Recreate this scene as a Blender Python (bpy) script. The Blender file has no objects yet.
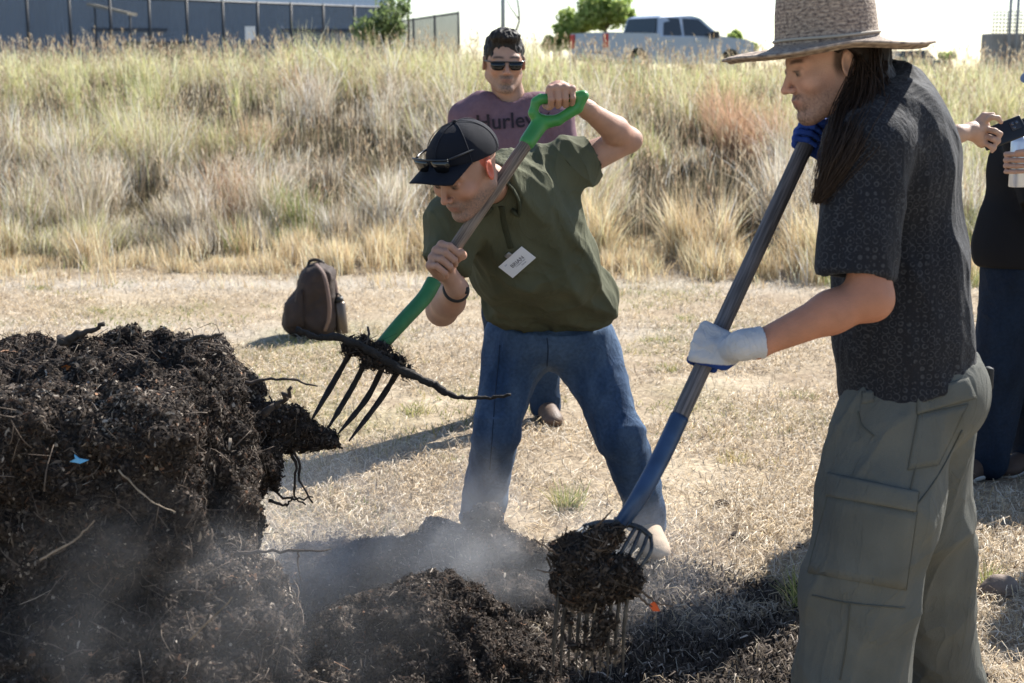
import bpy, bmesh, math, random
import numpy as np
from mathutils import Vector, Matrix
from mathutils.bvhtree import BVHTree

sc = bpy.context.scene
# ------------------------------------------------------------------ camera, world, sun
CAM_H, PITCH, FPX, W, H = 1.6, math.radians(10.25), 1500.0, 1024, 683
cam_d = bpy.data.cameras.new("camera"); cam = bpy.data.objects.new("camera", cam_d)
sc.collection.objects.link(cam); sc.camera = cam
cam.location = (0, 0, CAM_H); cam.rotation_euler = (math.pi/2 - PITCH, 0, 0)
cam_d.sensor_width = 36.0; cam_d.lens = FPX*36.0/W; cam_d.clip_start = .05; cam_d.clip_end = 4000
cam_d.dof.use_dof = True; cam_d.dof.focus_distance = 4.2; cam_d.dof.aperture_fstop = 6.0

SUN_EL, SUN_AZ = math.radians(41), math.radians(43)      # azimuth measured from +Y towards +X
wd = bpy.data.worlds.new("World"); sc.world = wd; wd.use_nodes = True
nt = wd.node_tree; bgn = nt.nodes["Background"]
sky = nt.nodes.new("ShaderNodeTexSky"); sky.sky_type = 'NISHITA'; sky.sun_disc = False
sky.sun_elevation = SUN_EL; sky.sun_rotation = SUN_AZ
sky.air_density = .9; sky.dust_density = .35; sky.ozone_density = 1.6
nt.links.new(sky.outputs[0], bgn.inputs[0]); bgn.inputs[1].default_value = 0.092
sd = bpy.data.lights.new("sun", 'SUN'); sun = bpy.data.objects.new("sun", sd); sc.collection.objects.link(sun)
sd.energy = 5.0; sd.angle = math.radians(.55); sd.color = (1, .96, .89)
sv = Vector((math.sin(SUN_AZ)*math.cos(SUN_EL), math.cos(SUN_AZ)*math.cos(SUN_EL), math.sin(SUN_EL)))
sun.rotation_euler = sv.to_track_quat('Z', 'Y').to_euler(); sun.location = (20, 20, 20)
sc.view_settings.view_transform = 'Standard'; sc.view_settings.look = 'None'
sc.view_settings.exposure = 1.13; sc.view_settings.gamma = 1
sc.cycles.use_denoising = True
sc.cycles.max_bounces = 8; sc.cycles.diffuse_bounces = 3; sc.cycles.transparent_max_bounces = 12
sc.cycles.volume_bounces = 1; sc.cycles.volume_step_rate = 1.0; sc.cycles.volume_max_steps = 64
sc.cycles.sample_clamp_indirect = 8

rng = np.random.default_rng(7)
random.seed(7)

# ------------------------------------------------------------------ helpers
def J(px, py, Y):
    """point at distance Y in front of the camera, seen at photo pixel px, py"""
    cx, cy = (px-512)/FPX, -(py-341.5)/FPX
    d = np.array([cx, math.cos(PITCH)+cy*math.sin(PITCH), -math.sin(PITCH)+cy*math.cos(PITCH)])
    return np.array([0, 0, CAM_H]) + d*(Y/d[1])
def vn(v): v = np.asarray(v, float); return v/np.linalg.norm(v)
def hashn(ix, iy, iz, seed):
    h = (ix.astype(np.uint32)*np.uint32(374761393) + iy.astype(np.uint32)*np.uint32(668265263)
         + iz.astype(np.uint32)*np.uint32(2147483647) + np.uint32(seed*1274126177 & 0xffffffff))
    h = (h ^ (h >> np.uint32(13)))*np.uint32(1274126177); h = h ^ (h >> np.uint32(16))
    return (h & np.uint32(0xffff)).astype(np.float32)/32767.5 - 1
def noise(P, seed=0):
    P = np.asarray(P, np.float32); i = np.floor(P).astype(np.int64); f = P-i; u = f*f*(3-2*f)
    r = 0
    for dx in (0, 1):
        wx = u[..., 0] if dx else 1-u[..., 0]
        for dy in (0, 1):
            wy = u[..., 1] if dy else 1-u[..., 1]
            for dz in (0, 1):
                wz = u[..., 2] if dz else 1-u[..., 2]
                r = r + wx*wy*wz*hashn(i[..., 0]+dx, i[..., 1]+dy, i[..., 2]+dz, seed)
    return r
def fbm(P, o=3, seed=0):
    r, a = 0, 1.0
    for k in range(o): r = r + a*noise(np.asarray(P)*(2.03**k)+k*17.3, seed+k); a *= .5
    return r/1.6
def n2(x, y, s, seed=0, o=2):
    return fbm(np.stack([np.asarray(x)*s, np.asarray(y)*s, np.full(np.shape(x), .37)], -1), o, seed)
def sstep(a, b, x): t = np.clip((x-a)/(b-a), 0, 1); return t*t*(3-2*t)

# ---------------------------------------- objects
def tag(o, label=None, cat=None, group=None, kind=None):
    if label: o['label'] = label
    if cat: o['category'] = cat
    if group: o['group'] = group
    if kind: o['kind'] = kind
    return o
def empty(name, loc, label, cat, group=None):
    o = bpy.data.objects.new(name, None); sc.collection.objects.link(o); o.location = loc
    o.empty_display_size = .1
    return tag(o, label, cat, group)
def origin(o):
    l = Vector((0, 0, 0))
    while o: l = l+o.location; o = o.parent
    return np.array(l)
def mkobj(name, V, F, mat, parent=None, col=None, smooth=True):
    """V in world coordinates; F list of index tuples or an (n,3|4) array"""
    V = np.asarray(V, np.float32)
    if parent is not None: V = V-origin(parent)
    me = bpy.data.meshes.new(name)
    if isinstance(F, np.ndarray) and F.ndim == 2:
        n, k = F.shape
        me.vertices.add(len(V)); me.vertices.foreach_set("co", V.astype(np.float32).ravel())
        me.loops.add(n*k); me.loops.foreach_set("vertex_index", F.astype(np.int32).ravel())
        me.polygons.add(n); me.polygons.foreach_set("loop_start", np.arange(0, n*k, k, dtype=np.int32))
        me.polygons.foreach_set("loop_total", np.full(n, k, np.int32)); me.update(calc_edges=True)
    else:
        me.from_pydata([tuple(map(float, v)) for v in V], [], [tuple(map(int, f)) for f in F]); me.update()
    if smooth: me.polygons.foreach_set("use_smooth", np.ones(len(me.polygons), bool))
    if col is not None:
        a = me.color_attributes.new("Col", 'FLOAT_COLOR', 'POINT')
        c = np.ones((len(V), 4), np.float32); c[:, :3] = np.asarray(col, np.float32).reshape(-1, 3) if np.ndim(col) > 1 else col
        a.data.foreach_set("color", c.ravel())
    if mat: me.materials.append(mat)
    o = bpy.data.objects.new(name, me); sc.collection.objects.link(o)
    if parent is not None: o.parent = parent
    return o
class MB:
    def __init__(s): s.V, s.F, s.n = [], [], 0
    def add(s, V, F):
        V = np.asarray(V, float).reshape(-1, 3); s.V.append(V)
        s.F += [tuple(int(i)+s.n for i in f) for f in F]; s.n += len(V); return s
    def box(s, c, size, R=None, bev=0):
        c = np.asarray(c, float); h = np.asarray(size, float)/2
        bm = bmesh.new(); bmesh.ops.create_cube(bm, size=1)
        for v in bm.verts: v.co = Vector((v.co.x*2*h[0], v.co.y*2*h[1], v.co.z*2*h[2]))
        if bev: bmesh.ops.bevel(bm, geom=list(bm.edges), offset=bev, segments=2, affect='EDGES', profile=.5)
        V = np.array([v.co[:] for v in bm.verts]); bm.verts.ensure_lookup_table()
        F = [[v.index for v in f.verts] for f in bm.faces]; bm.free()
        if R is not None: V = V@np.asarray(R).T
        return s.add(V+c, F)
    def tube(s, pts, r, n=8, cap=True, squash=None):
        pts = np.asarray(pts, float); m = len(pts); r = np.broadcast_to(r, m)
        T = np.gradient(pts, axis=0); T /= np.linalg.norm(T, axis=1)[:, None]+1e-9
        up = np.array([0, 0, 1.]) if abs(T[0][2]) < .9 else np.array([1., 0, 0])
        u = vn(np.cross(T[0], up)); V = []
        a = np.arange(n)*2*math.pi/n
        for i in range(m):
            u = vn(u-T[i]*(u@T[i])); w = np.cross(T[i], u)
            V.append(pts[i]+r[i]*(np.cos(a)[:, None]*u+np.sin(a)[:, None]*w*(squash or 1)))
        V = np.concatenate(V); F = []
        for i in range(m-1):
            for k in range(n):
                F.append((i*n+k, i*n+(k+1) % n, (i+1)*n+(k+1) % n, (i+1)*n+k))
        if cap: F += [tuple(range(n))[::-1], tuple((m-1)*n+k for k in range(n))]
        return s.add(V, F)
    def build(s, name, mat, parent=None, col=None, smooth=True):
        return mkobj(name, np.concatenate(s.V), s.F, mat, parent, col, smooth)
def spline(P, n):
    P = np.asarray(P, float); m = len(P); t = np.linspace(0, m-1, n); out = []
    Q = np.vstack([2*P[0]-P[1], P, 2*P[-1]-P[-2]])
    for x in t:
        i = min(int(x), m-2); f = x-i; a, b, c, d = Q[i:i+4]
        out.append(.5*((2*b)+(-a+c)*f+(2*a-5*b+4*c-d)*f*f+(-a+3*b-3*c+d)*f**3))
    return np.array(out)

# ---------------------------------------- SDF modelling (smooth blends of cones and ellipsoids, meshed by surface nets)
class SDF:
    def __init__(s): s.p = []
    def cone(s, a, b, ra, rb=None, k=.02, op='+', flat=False):
        a = np.asarray(a, float); b = np.asarray(b, float); s.p.append(('c', (a, b, ra, ra if rb is None else rb, flat), k, op)); return s
    def chain(s, pts, rs, k=.02, op='+'):
        for i in range(len(pts)-1): s.cone(pts[i], pts[i+1], rs[i], rs[i+1], k, op)
        return s
    def ell(s, c, r, R=None, k=.02, op='+'):
        s.p.append(('e', (np.asarray(c, float), np.asarray(r, float), np.eye(3) if R is None else np.asarray(R, float)), k, op)); return s
    def box(s, c, h, rad, R=None, k=.02, op='+'):
        s.p.append(('b', (np.asarray(c, float), np.asarray(h, float), np.eye(3) if R is None else np.asarray(R, float), rad), k, op)); return s
    def half(s, p0, n, k=.004):          # keep the side n points away from
        s.p.append(('h', (np.asarray(p0, float), vn(n)), k, '&')); return s
    def d1(s, q, P):
        t, a = q[0], q[1]
        if t == 'c':
            A, B, ra, rb, flat = a; ba = B-A; L2 = max(ba@ba, 1e-12); pa = P-A
            h0 = (pa@ba)/L2; h = np.clip(h0, 0, 1)
            d = np.sqrt(((pa-h[..., None]*ba)**2).sum(-1))-(ra+(rb-ra)*h)
            if flat: d = np.maximum(d, (h0-1)*math.sqrt(L2))
            return d
        if t == 'e':
            C, r, R = a; l = (P-C)@R; k0 = np.sqrt(((l/r)**2).sum(-1)); k1 = np.sqrt(((l/(r*r))**2).sum(-1))+1e-9
            return k0*(k0-1)/k1
        if t == 'b':
            C, hh, R, rad = a; l = np.abs((P-C)@R)-(hh-rad)
            return np.sqrt((np.maximum(l, 0)**2).sum(-1))+np.minimum(l.max(-1), 0)-rad
        if t == 'h': return (P-a[0])@a[1]
    def ev(s, P, idx=None):
        d = np.full(P.shape[:-1], .5)
        for i in (range(len(s.p)) if idx is None else idx):
            q = s.p[i]; e = s.d1(q, P); k = q[2]
            if q[3] == '+':
                h = np.clip(.5+.5*(d-e)/k, 0, 1); d = d*(1-h)+e*h-k*h*(1-h)
            else:
                if q[3] == '-': e = -e
                h = np.clip(.5-.5*(d-e)/k, 0, 1); d = d*(1-h)+e*h+k*h*(1-h)
        return d
    def bounds(s):
        lo, hi = [], []
        for t, a, k, op in s.p:
            if op != '+': continue
            if t == 'c': r = max(a[2], a[3]); lo.append(np.minimum(a[0], a[1])-r); hi.append(np.maximum(a[0], a[1])+r)
            else:
                r = np.abs(a[2])@a[1] if t != 'e' else np.sqrt((a[2]**2)@(a[1]**2)); lo.append(a[0]-r); hi.append(a[0]+r)
        return np.min(lo, 0)-.03, np.max(hi, 0)+.03
    def mesh(s, h=.004, bs=14, disp=None):
        lo, hi = s.bounds(); nb = np.ceil((hi-lo)/(h*bs)).astype(int)+1; n = nb*bs
        D = np.full(n, .1, np.float32)
        I = np.stack(np.meshgrid(*[np.arange(m) for m in nb], indexing='ij'), -1).reshape(-1, 3)
        C = lo+(I+.5)*bs*h; hd = bs*h*.87
        dc = s.ev(C); each = np.stack([s.d1(q, C) for q in s.p], 1)
        plus = np.array([q[3] == '+' for q in s.p]); ks = np.array([q[2] for q in s.p])
        act = np.abs(dc) < hd*2.0+.02
        g = np.stack(np.meshgrid(*[np.arange(bs)*h]*3, indexing='ij'), -1)
        for b in range(len(I)):
            i0 = I[b]*bs; sl = tuple(slice(i0[j], i0[j]+bs) for j in range(3))
            if not act[b]: D[sl] = .1 if dc[b] > 0 else -.1; continue
            mn = max(dc[b], each[b][plus].min())+hd*2.2
            idx = [i for i in range(len(s.p)) if (each[b, i] < mn+ks[i]+.02 if plus[i] else abs(each[b, i]) < hd*3+ks[i]+.02 or (s.p[i][3] == '&' and each[b, i] > -hd) or (s.p[i][3] == '-' and each[b, i] < hd))]
            P = lo+i0*h+g; d = s.ev(P, idx)
            if disp is not None: d = d+disp(P)
            D[sl] = d
        return nets(D, lo, h)
def nets(D, lo, h):
    S = D < 0
    nx, ny, nz = D.shape
    c = S[:-1, :-1, :-1].astype(np.int8)
    for dx in (0, 1):
        for dy in (0, 1):
            for dz in (0, 1):
                if dx+dy+dz: c = c+S[dx:nx-1+dx, dy:ny-1+dy, dz:nz-1+dz]
    cells = np.argwhere((c > 0) & (c < 8)); ci = np.full(c.shape, -1, np.int32)
    ci[cells[:, 0], cells[:, 1], cells[:, 2]] = np.arange(len(cells))
    X, Y, Z = cells.T; acc = np.zeros((len(cells), 3)); cnt = np.zeros(len(cells))
    cor = [(a, b, e) for a in (0, 1) for b in (0, 1) for e in (0, 1)]
    vals = {k: D[X+k[0], Y+k[1], Z+k[2]] for k in cor}
    for k in cor:
        for ax in range(3):
            if k[ax] == 0:
                k2 = list(k); k2[ax] = 1; v0, v1 = vals[k], vals[tuple(k2)]
                m = (v0 < 0) != (v1 < 0); t = v0[m]/(v0[m]-v1[m]+1e-12)
                p = np.tile(np.array(k, float), (m.sum(), 1)); p[:, ax] += t; acc[m] += p; cnt[m] += 1
    V = lo+h*(cells+acc/cnt[:, None])
    F = []
    for ax in range(3):
        sl0 = [slice(None)]*3; sl1 = [slice(None)]*3; sl0[ax] = slice(0, -1); sl1[ax] = slice(1, None)
        e = np.argwhere(S[tuple(sl0)] != S[tuple(sl1)]); u, v = (ax+1) % 3, (ax+2) % 3
        e = e[(e[:, u] > 0) & (e[:, v] > 0) & (e[:, u] < D.shape[u]-1) & (e[:, v] < D.shape[v]-1)]
        ins = S[e[:, 0], e[:, 1], e[:, 2]]
        def cid(du, dv): q = e.copy(); q[:, u] -= du; q[:, v] -= dv; return ci[q[:, 0], q[:, 1], q[:, 2]]
        f = np.stack([cid(1, 1), cid(0, 1), cid(0, 0), cid(1, 0)], 1); f[~ins] = f[~ins][:, ::-1]; F.append(f)
    F = np.concatenate(F); F = F[(F >= 0).all(1)]
    return V, F
def normals(V, F):
    a = V[F[:, 2]]-V[F[:, 0]]; b = V[F[:, 3]]-V[F[:, 1]]; n = np.cross(a, b); N = np.zeros_like(V)
    for k in range(4):
        for j in range(3): N[:, j] += np.bincount(F[:, k], n[:, j], len(V))
    return N/(np.linalg.norm(N, axis=1)[:, None]+1e-12)
def folds(V, F, amp, f, along, seed=0, sharp=1.0, keep=.75):
    """cloth creases that run along a direction"""
    d = vn(along); C = V-(V@d)[:, None]*d*keep; N = normals(V, F)
    w = noise(C*2.1, seed+9)[:, None]*.35
    r = 1-np.abs(noise(C*f+w*1.5, seed)); r = r**(2*sharp)-.45+.5*noise(C*f*.45, seed+3)
    return V+N*(amp*r)[:, None]
def bvh(o):
    me = o.data; M = origin(o)
    V = np.empty(len(me.vertices)*3, np.float32); me.vertices.foreach_get("co", V); V = V.reshape(-1, 3)+M
    return BVHTree.FromPolygons([tuple(v) for v in V.tolist()], [tuple(p.vertices) for p in me.polygons])
def hit(tree, px, py, off=.003):
    o = Vector((0, 0, CAM_H)); d = Vector(J(px, py, 1.)-np.array([0, 0, CAM_H])).normalized()
    loc, nor, i, dist = tree.ray_cast(o, d)
    if loc is None: return None
    return np.array(loc)+np.array(nor)*off, np.array(nor)
def patch(tree, corners, th, nx=10, ny=10, off=0., push=0.):
    """sewn-on slab that follows the cloth; corners tl,tr,br,bl in photo pixels"""
    c = np.array(corners, float); P = np.zeros((ny+1, nx+1, 3)); N = np.zeros_like(P); last = None
    for j in range(ny+1):
        for i in range(nx+1):
            u, v = i/nx, j/ny; q = (c[0]*(1-u)+c[1]*u)*(1-v)+(c[3]*(1-u)+c[2]*u)*v
            r = hit(tree, q[0], q[1], 0) or last
            if r is None: r = (J(q[0], q[1], 3.), np.array([0, -1., 0]))
            last = r; e = min(u, 1-u, v, 1-v); P[j, i] = r[0]; N[j, i] = r[1]
            P[j, i] += r[1]*(off+push*min(1, e*6))
    N = vn(N.mean((0, 1))); A = (P+N*th).reshape(-1, 3); B = (P-N*.006).reshape(-1, 3); V = np.vstack([A, B]); m = len(A); F = []
    for j in range(ny):
        for i in range(nx):
            a = j*(nx+1)+i; F.append((a, a+nx+1, a+nx+2, a+1))
    per = [i for i in range(nx+1)]+[j*(nx+1)+nx for j in range(1, ny+1)]+[ny*(nx+1)+i for i in range(nx-1, -1, -1)]+[j*(nx+1) for j in range(ny-1, 0, -1)]
    for a, b in zip(per, per[1:]+per[:1]): F.append((a, b, b+m, a+m))
    return V, F

# ---------------------------------------- materials
MATS = {}
def mat(name, col=(.5, .5, .5), rough=.8, metal=0, var=0., vscale=20, bump=0., bscale=200, vcol=False, trans=0., spec=.4, sss=0., aniso=None, col2=None, wrk=0., wscale=9., wvec=(1, 1, .45)):
    if name in MATS: return MATS[name]
    m = bpy.data.materials.new(name); m.use_nodes = True; n = m.node_tree.nodes; l = m.node_tree.links
    b = n["Principled BSDF"]; b.inputs['Roughness'].default_value = rough; b.inputs['Metallic'].default_value = metal
    b.inputs['Specular IOR Level'].default_value = spec
    tc = n.new("ShaderNodeTexCoord"); src = None
    mp = n.new("ShaderNodeMapping"); l.new(tc.outputs['Object'], mp.inputs[0])
    if aniso: mp.inputs['Scale'].default_value = aniso
    if vcol:
        a = n.new("ShaderNodeVertexColor"); a.layer_name = "Col"; src = a.outputs[0]
    if var or col2:
        no = n.new("ShaderNodeTexNoise"); no.inputs['Scale'].default_value = vscale; no.inputs['Detail'].default_value = 6
        l.new(mp.outputs[0], no.inputs[0])
        if col2:
            cr = n.new("ShaderNodeValToRGB"); cr.color_ramp.elements[0].position = .35; cr.color_ramp.elements[1].position = .65
            cr.color_ramp.elements[0].color = (*col, 1); cr.color_ramp.elements[1].color = (*col2, 1)
            l.new(no.outputs[0], cr.inputs[0]); src = cr.outputs[0]
        else:
            mr = n.new("ShaderNodeMapRange"); mr.inputs[1].default_value = .3; mr.inputs[2].default_value = .7
            mr.inputs[3].default_value = 1-var; mr.inputs[4].default_value = 1+var; l.new(no.outputs[0], mr.inputs[0])
            vm = n.new("ShaderNodeVectorMath"); vm.operation = 'SCALE'
            if src: l.new(src, vm.inputs[0])
            else: vm.inputs[0].default_value = col
            l.new(mr.outputs[0], vm.inputs['Scale']); src = vm.outputs[0]
    if src: l.new(src, b.inputs['Base Color'])
    else: b.inputs['Base Color'].default_value = (*col, 1)
    if sss:
        b.inputs['Subsurface Weight'].default_value = sss; b.inputs['Subsurface Radius'].default_value = (1, .35, .2)
        b.inputs['Subsurface Scale'].default_value = .012
    prev = None
    if wrk:
        mw = n.new("ShaderNodeMapping"); mw.inputs['Scale'].default_value = wvec; l.new(tc.outputs['Object'], mw.inputs[0])
        nw = n.new("ShaderNodeTexNoise"); nw.inputs['Scale'].default_value = wscale; nw.inputs['Detail'].default_value = 4; nw.inputs['Distortion'].default_value = 1.1; l.new(mw.outputs[0], nw.inputs[0])
        s1 = n.new("ShaderNodeMath"); s1.operation = 'SUBTRACT'; s1.inputs[1].default_value = .5; l.new(nw.outputs[0], s1.inputs[0])
        s2 = n.new("ShaderNodeMath"); s2.operation = 'ABSOLUTE'; l.new(s1.outputs[0], s2.inputs[0]); s3 = n.new("ShaderNodeMath"); s3.operation = 'POWER'; s3.inputs[1].default_value = .6; l.new(s2.outputs[0], s3.inputs[0])
        bw = n.new("ShaderNodeBump"); bw.invert = True; bw.inputs['Strength'].default_value = .9; bw.inputs['Distance'].default_value = wrk; l.new(s3.outputs[0], bw.inputs['Height']); l.new(bw.outputs[0], b.inputs['Normal']); prev = bw
    if bump:
        nb = n.new("ShaderNodeTexNoise"); nb.inputs['Scale'].default_value = bscale; nb.inputs['Detail'].default_value = 4
        l.new(mp.outputs[0], nb.inputs[0])
        bp = n.new("ShaderNodeBump"); bp.inputs['Strength'].default_value = min(1, bump); bp.inputs['Distance'].default_value = .002*max(1, bump)
        l.new(nb.outputs[0], bp.inputs['Height']); l.new(bp.outputs[0], b.inputs['Normal'])
        if prev: l.new(prev.outputs[0], bp.inputs['Normal'])
    if trans:
        tr = n.new("ShaderNodeBsdfTranslucent"); mx = n.new("ShaderNodeMixShader"); mx.inputs[0].default_value = trans
        if src: l.new(src, tr.inputs[0])
        else: tr.inputs[0].default_value = (*col, 1)
        l.new(b.outputs[0], mx.inputs[1]); l.new(tr.outputs[0], mx.inputs[2]); l.new(mx.outputs[0], n["Material Output"].inputs[0])
    MATS[name] = m; return m
# ------------------------------------------------------------------ terrain
def gz(x, y):
    x = np.asarray(x, float); y = np.asarray(y, float)
    yb = 12.3-1.0*sstep(-1, 3, x)+.35*n2(x, y*0, .5, 3)
    z = (1.33-.20*sstep(-3, 6.5, x))*sstep(yb-.2, yb+9.2, y)**.9+.27*sstep(22, 50, y)
    z = z+(.16*n2(x, y, .45, 5)+.15*n2(x, y, 1.5, 9))*sstep(yb, yb+2.5, y)*(1-sstep(30, 60, y))
    z = z+.012*n2(x, y, 1.3, 6)+.006*n2(x, y, 6, 8)
    return z*np.where(y > 90, 1, 1)
def soil(x, y):
    """where dark compost has been spilt on the straw"""
    d = .16*n2(x, y, 2.2, 11, 3)+.05*n2(x, y, 14, 12)
    a = 1-np.hypot((x+.35)/1.25, (y-4.0)/1.05)+d*2
    b = 1-np.hypot((x-.55)/.80, (y-3.8)/.58)+d*2.4
    c = .75-np.hypot((x-.62)/.55, (y-4.45)/.20)+d*2.2
    e = 1-np.hypot((x+1.8)/2.2, (y-3.1)/1.35)+d
    return np.clip(np.maximum.reduce([a, b, c, e])*3.0, 0, 1)
xs = np.unique(np.round(np.concatenate([np.arange(-4, 4.01, .035), np.arange(-14, 14.1, .35), np.arange(-60, 61, 6), np.linspace(-1500, 1500, 41)]), 4))
ys = np.unique(np.round(np.concatenate([np.arange(1.6, 8, .035), np.arange(8, 15, .09), np.arange(15, 32, .4), np.arange(-6, 1.7, .5), np.arange(32, 120, 6), np.linspace(120, 3000, 40)]), 4))
GX, GY = np.meshgrid(xs, ys, indexing='xy'); GZ = gz(GX, GY)
S_ = soil(GX, GY)
near = (GY < 13) & (np.abs(GX) < 5)
GZ = GZ+np.where(near, .007*fbm(np.stack([GX*28, GY*28, GX*0], -1), 3, 21), 0)+S_*.018*fbm(np.stack([GX*20, GY*20, GX*0], -1), 3, 31)
nx_, ny_ = len(xs), len(ys)
ii = np.arange(nx_*ny_).reshape(ny_, nx_)
GF = np.stack([ii[:-1, :-1], ii[:-1, 1:], ii[1:, 1:], ii[1:, :-1]], -1).reshape(-1, 4)
tanA, tanB, grn, drk = np.array([.42, .345, .245]), np.array([.25, .19, .13]), np.array([.20, .20, .09]), np.array([.035, .027, .021])
t = np.clip(.5+.7*n2(GX, GY, 2.6, 41, 3)+.4*n2(GX, GY*2.2, 7, 43, 2), 0, 1)[..., None]; g = (sstep(.15, .6, n2(GX, GY, .9, 44, 3))*.45)[..., None]
gc = tanA*(1-t)+tanB*t; trk = (np.exp(-((GY-11.25-.25*n2(GX, GX*0, .4, 47))/.42)**2)+.8*np.exp(-((GY-9.3-.25*n2(GX, GX*0, .4, 48))/.35)**2))[..., None]*.8; gc = gc*(1-trk)+np.array([.38, .34, .285])*(.85+.3*t)*trk; gc = gc*(1-g)+grn*g
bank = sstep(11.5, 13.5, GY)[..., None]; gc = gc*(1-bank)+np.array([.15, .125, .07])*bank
gc = gc*(1-S_[..., None]*.96)+drk*S_[..., None]*.96
m_ground = mat("straw_ground", rough=.95, vcol=True, var=.35, vscale=35, bump=3, bscale=60, spec=.1)
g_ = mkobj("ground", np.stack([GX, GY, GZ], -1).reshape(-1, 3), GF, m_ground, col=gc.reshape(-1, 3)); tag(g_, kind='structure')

# ------------------------------------------------------------------ blades
def blades(name, B, h, lean, az, w, col, matl, seg=3, tip=.15, curve=1.6, parent=None):
    n = len(B); t = np.linspace(0, 1, seg+1)
    d = np.stack([np.cos(az), np.sin(az), np.zeros(n)], 1); s = rng.uniform(0, 2*math.pi, n)
    sd_ = np.stack([np.cos(s), np.sin(s), np.zeros(n)], 1)
    V = np.zeros((n, seg+1, 2, 3), np.float32)
    for i, u in enumerate(t):
        c = B+d*(h*lean*u**curve)[:, None]; c[:, 2] += h*u*np.sqrt(np.clip(1-(lean*.6)**2*u, .05, 1))
        ww = w*(1-(1-tip)*u**1.5)
        V[:, i, 0] = c-sd_*ww[:, None]/2; V[:, i, 1] = c+sd_*ww[:, None]/2
    k = (seg+1)*2; b = np.arange(n)[:, None]*k; F = []
    for i in range(seg): F.append(b+np.array([2*i, 2*i+1, 2*i+3, 2*i+2]))
    F = np.stack(F, 1).reshape(-1, 4)
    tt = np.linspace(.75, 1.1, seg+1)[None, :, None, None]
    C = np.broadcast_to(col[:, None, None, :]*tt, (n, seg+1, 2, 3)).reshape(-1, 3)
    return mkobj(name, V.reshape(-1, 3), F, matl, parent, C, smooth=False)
def pick(pal, n, wts=None): return np.array(pal)[rng.choice(len(pal), n, p=wts)]*rng.uniform(.75, 1.25, (n, 1))
m_grass = mat("dry_grass", rough=.7, vcol=True, trans=.45, spec=.2)
m_straw = mat("straw", rough=.7, vcol=True, trans=.2, spec=.25)

# dark hollows between the clumps
def G(px, py):
    """ground point under a photo pixel"""
    Y = 4.; p = J(px, py, Y)
    while Y < 60 and p[2] > float(gz(p[0], p[1])): Y += .04; p = J(px, py, Y)
    return p
HOL = [(G(x, y), rx, ry) for x, y, rx, ry in ((48, 112, .34, .7), (118, 100, .22, .6), (205, 112, .42, .8), (262, 118, .2, .5), (318, 152, .42, .7), (398, 156, .34, .7), (20, 200, .25, .5), (150, 208, .22, .4), (655, 190, .30, .8), (706, 205, .42, .8), (745, 235, .22, .5), (640, 128, .2, .7), (985, 150, .3, .7), (760, 110, .25, .8), (445, 200, .25, .5), (90, 150, .4, .4), (240, 175, .5, .35), (360, 110, .3, .5), (345, 195, .35, .35), (680, 150, .35, .6), (735, 180, .3, .7), (630, 225, .25, .4), (600, 110, .3, .5), (20, 140, .3, .5))]
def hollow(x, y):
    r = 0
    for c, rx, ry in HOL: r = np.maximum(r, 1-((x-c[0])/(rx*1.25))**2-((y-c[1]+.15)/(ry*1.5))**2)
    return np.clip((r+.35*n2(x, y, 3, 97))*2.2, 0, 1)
# tall dry grass on the bank
def bank_pts(n, y0, y1):
    y = rng.uniform(y0, y1, n); x = rng.uniform(-1, 1, n)*(y*.36+.8); return x, y
X, Y = [], []
for n, a, b in ((170000, 11.0, 16), (120000, 16, 22), (36000, 22, 27), (14000, 27, 42)):
    x, y = bank_pts(n, a, b); X.append(x); Y.append(y)
X = np.concatenate(X); Y = np.concatenate(Y)
# clumping: pull the blades towards clump centres
cx, cy = np.floor(X/.42), np.floor(Y/.42)
jx = hashn(cx.astype(int), cy.astype(int), cx.astype(int)*0, 1)*.2; jy = hashn(cx.astype(int), cy.astype(int), cx.astype(int)*0, 2)*.2
pull = rng.uniform(0, .75, len(X))
X = X+((cx+.5)*.42+jx-X)*pull; Y = Y+((cy+.5)*.42+jy-Y)*pull
ch = hashn(cx.astype(int), cy.astype(int), cx.astype(int)*0, 3)
yb = 12.3-1.0*sstep(-1, 3, X)+.35*n2(X, Y*0, .5, 3)
yfront = yb-.35+.35*n2(X, Y*0, 3, 77)+.5*n2(X, Y*0, 1.1, 78)-1.4*(rng.uniform(0, 1, len(X)) < .10)
dens = (sstep(-.55, .05, n2(X, Y, .75, 51, 3))*.8+.2)*(sstep(-.5, .1, n2(X, Y, 2.2, 57, 2))*.75+.25)
hol = sstep(.16, .36, n2(X, Y*1.3, .62, 91, 3))*(Y > yb+1.2)*(Y < yb+9); hol = np.maximum(hol, hollow(X, Y))       # bare dark hollows
keep = (Y > yfront) & (rng.uniform(0, 1, len(X)) < dens*(1-hol*.985))
X, Y, ch, yb, hol = X[keep], Y[keep], ch[keep], yb[keep], hol[keep]
edge = sstep(-.3, 1.8, Y-yb)
h = (.20+.30*edge)*(1+.55*ch)*rng.uniform(.55, 1.2, len(X))*(1+.25*n2(X, Y, .5, 55))
h *= np.where(Y > 20, .8, 1); h *= 1-.6*np.clip(hollow(X, Y+.45), 0, 1)
pal_w = [(.62, .56, .46), (.50, .43, .33), (.74, .69, .60), (.36, .29, .21), (.26, .21, .15)]
pal_y = [(.55, .50, .27), (.42, .41, .20), (.64, .57, .36), (.30, .32, .13)]
pal_g = [(.66, .53, .33), (.56, .43, .25), (.74, .63, .43), (.40, .29, .17)]
pal_r = [(.52, .33, .22), (.58, .40, .28), (.44, .30, .20), (.36, .24, .15)]
N_ = len(X); gsel = n2(X, Y, .55, 61, 3)*.9+(Y-16.5)*.11+rng.normal(0, .22, N_)
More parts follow.
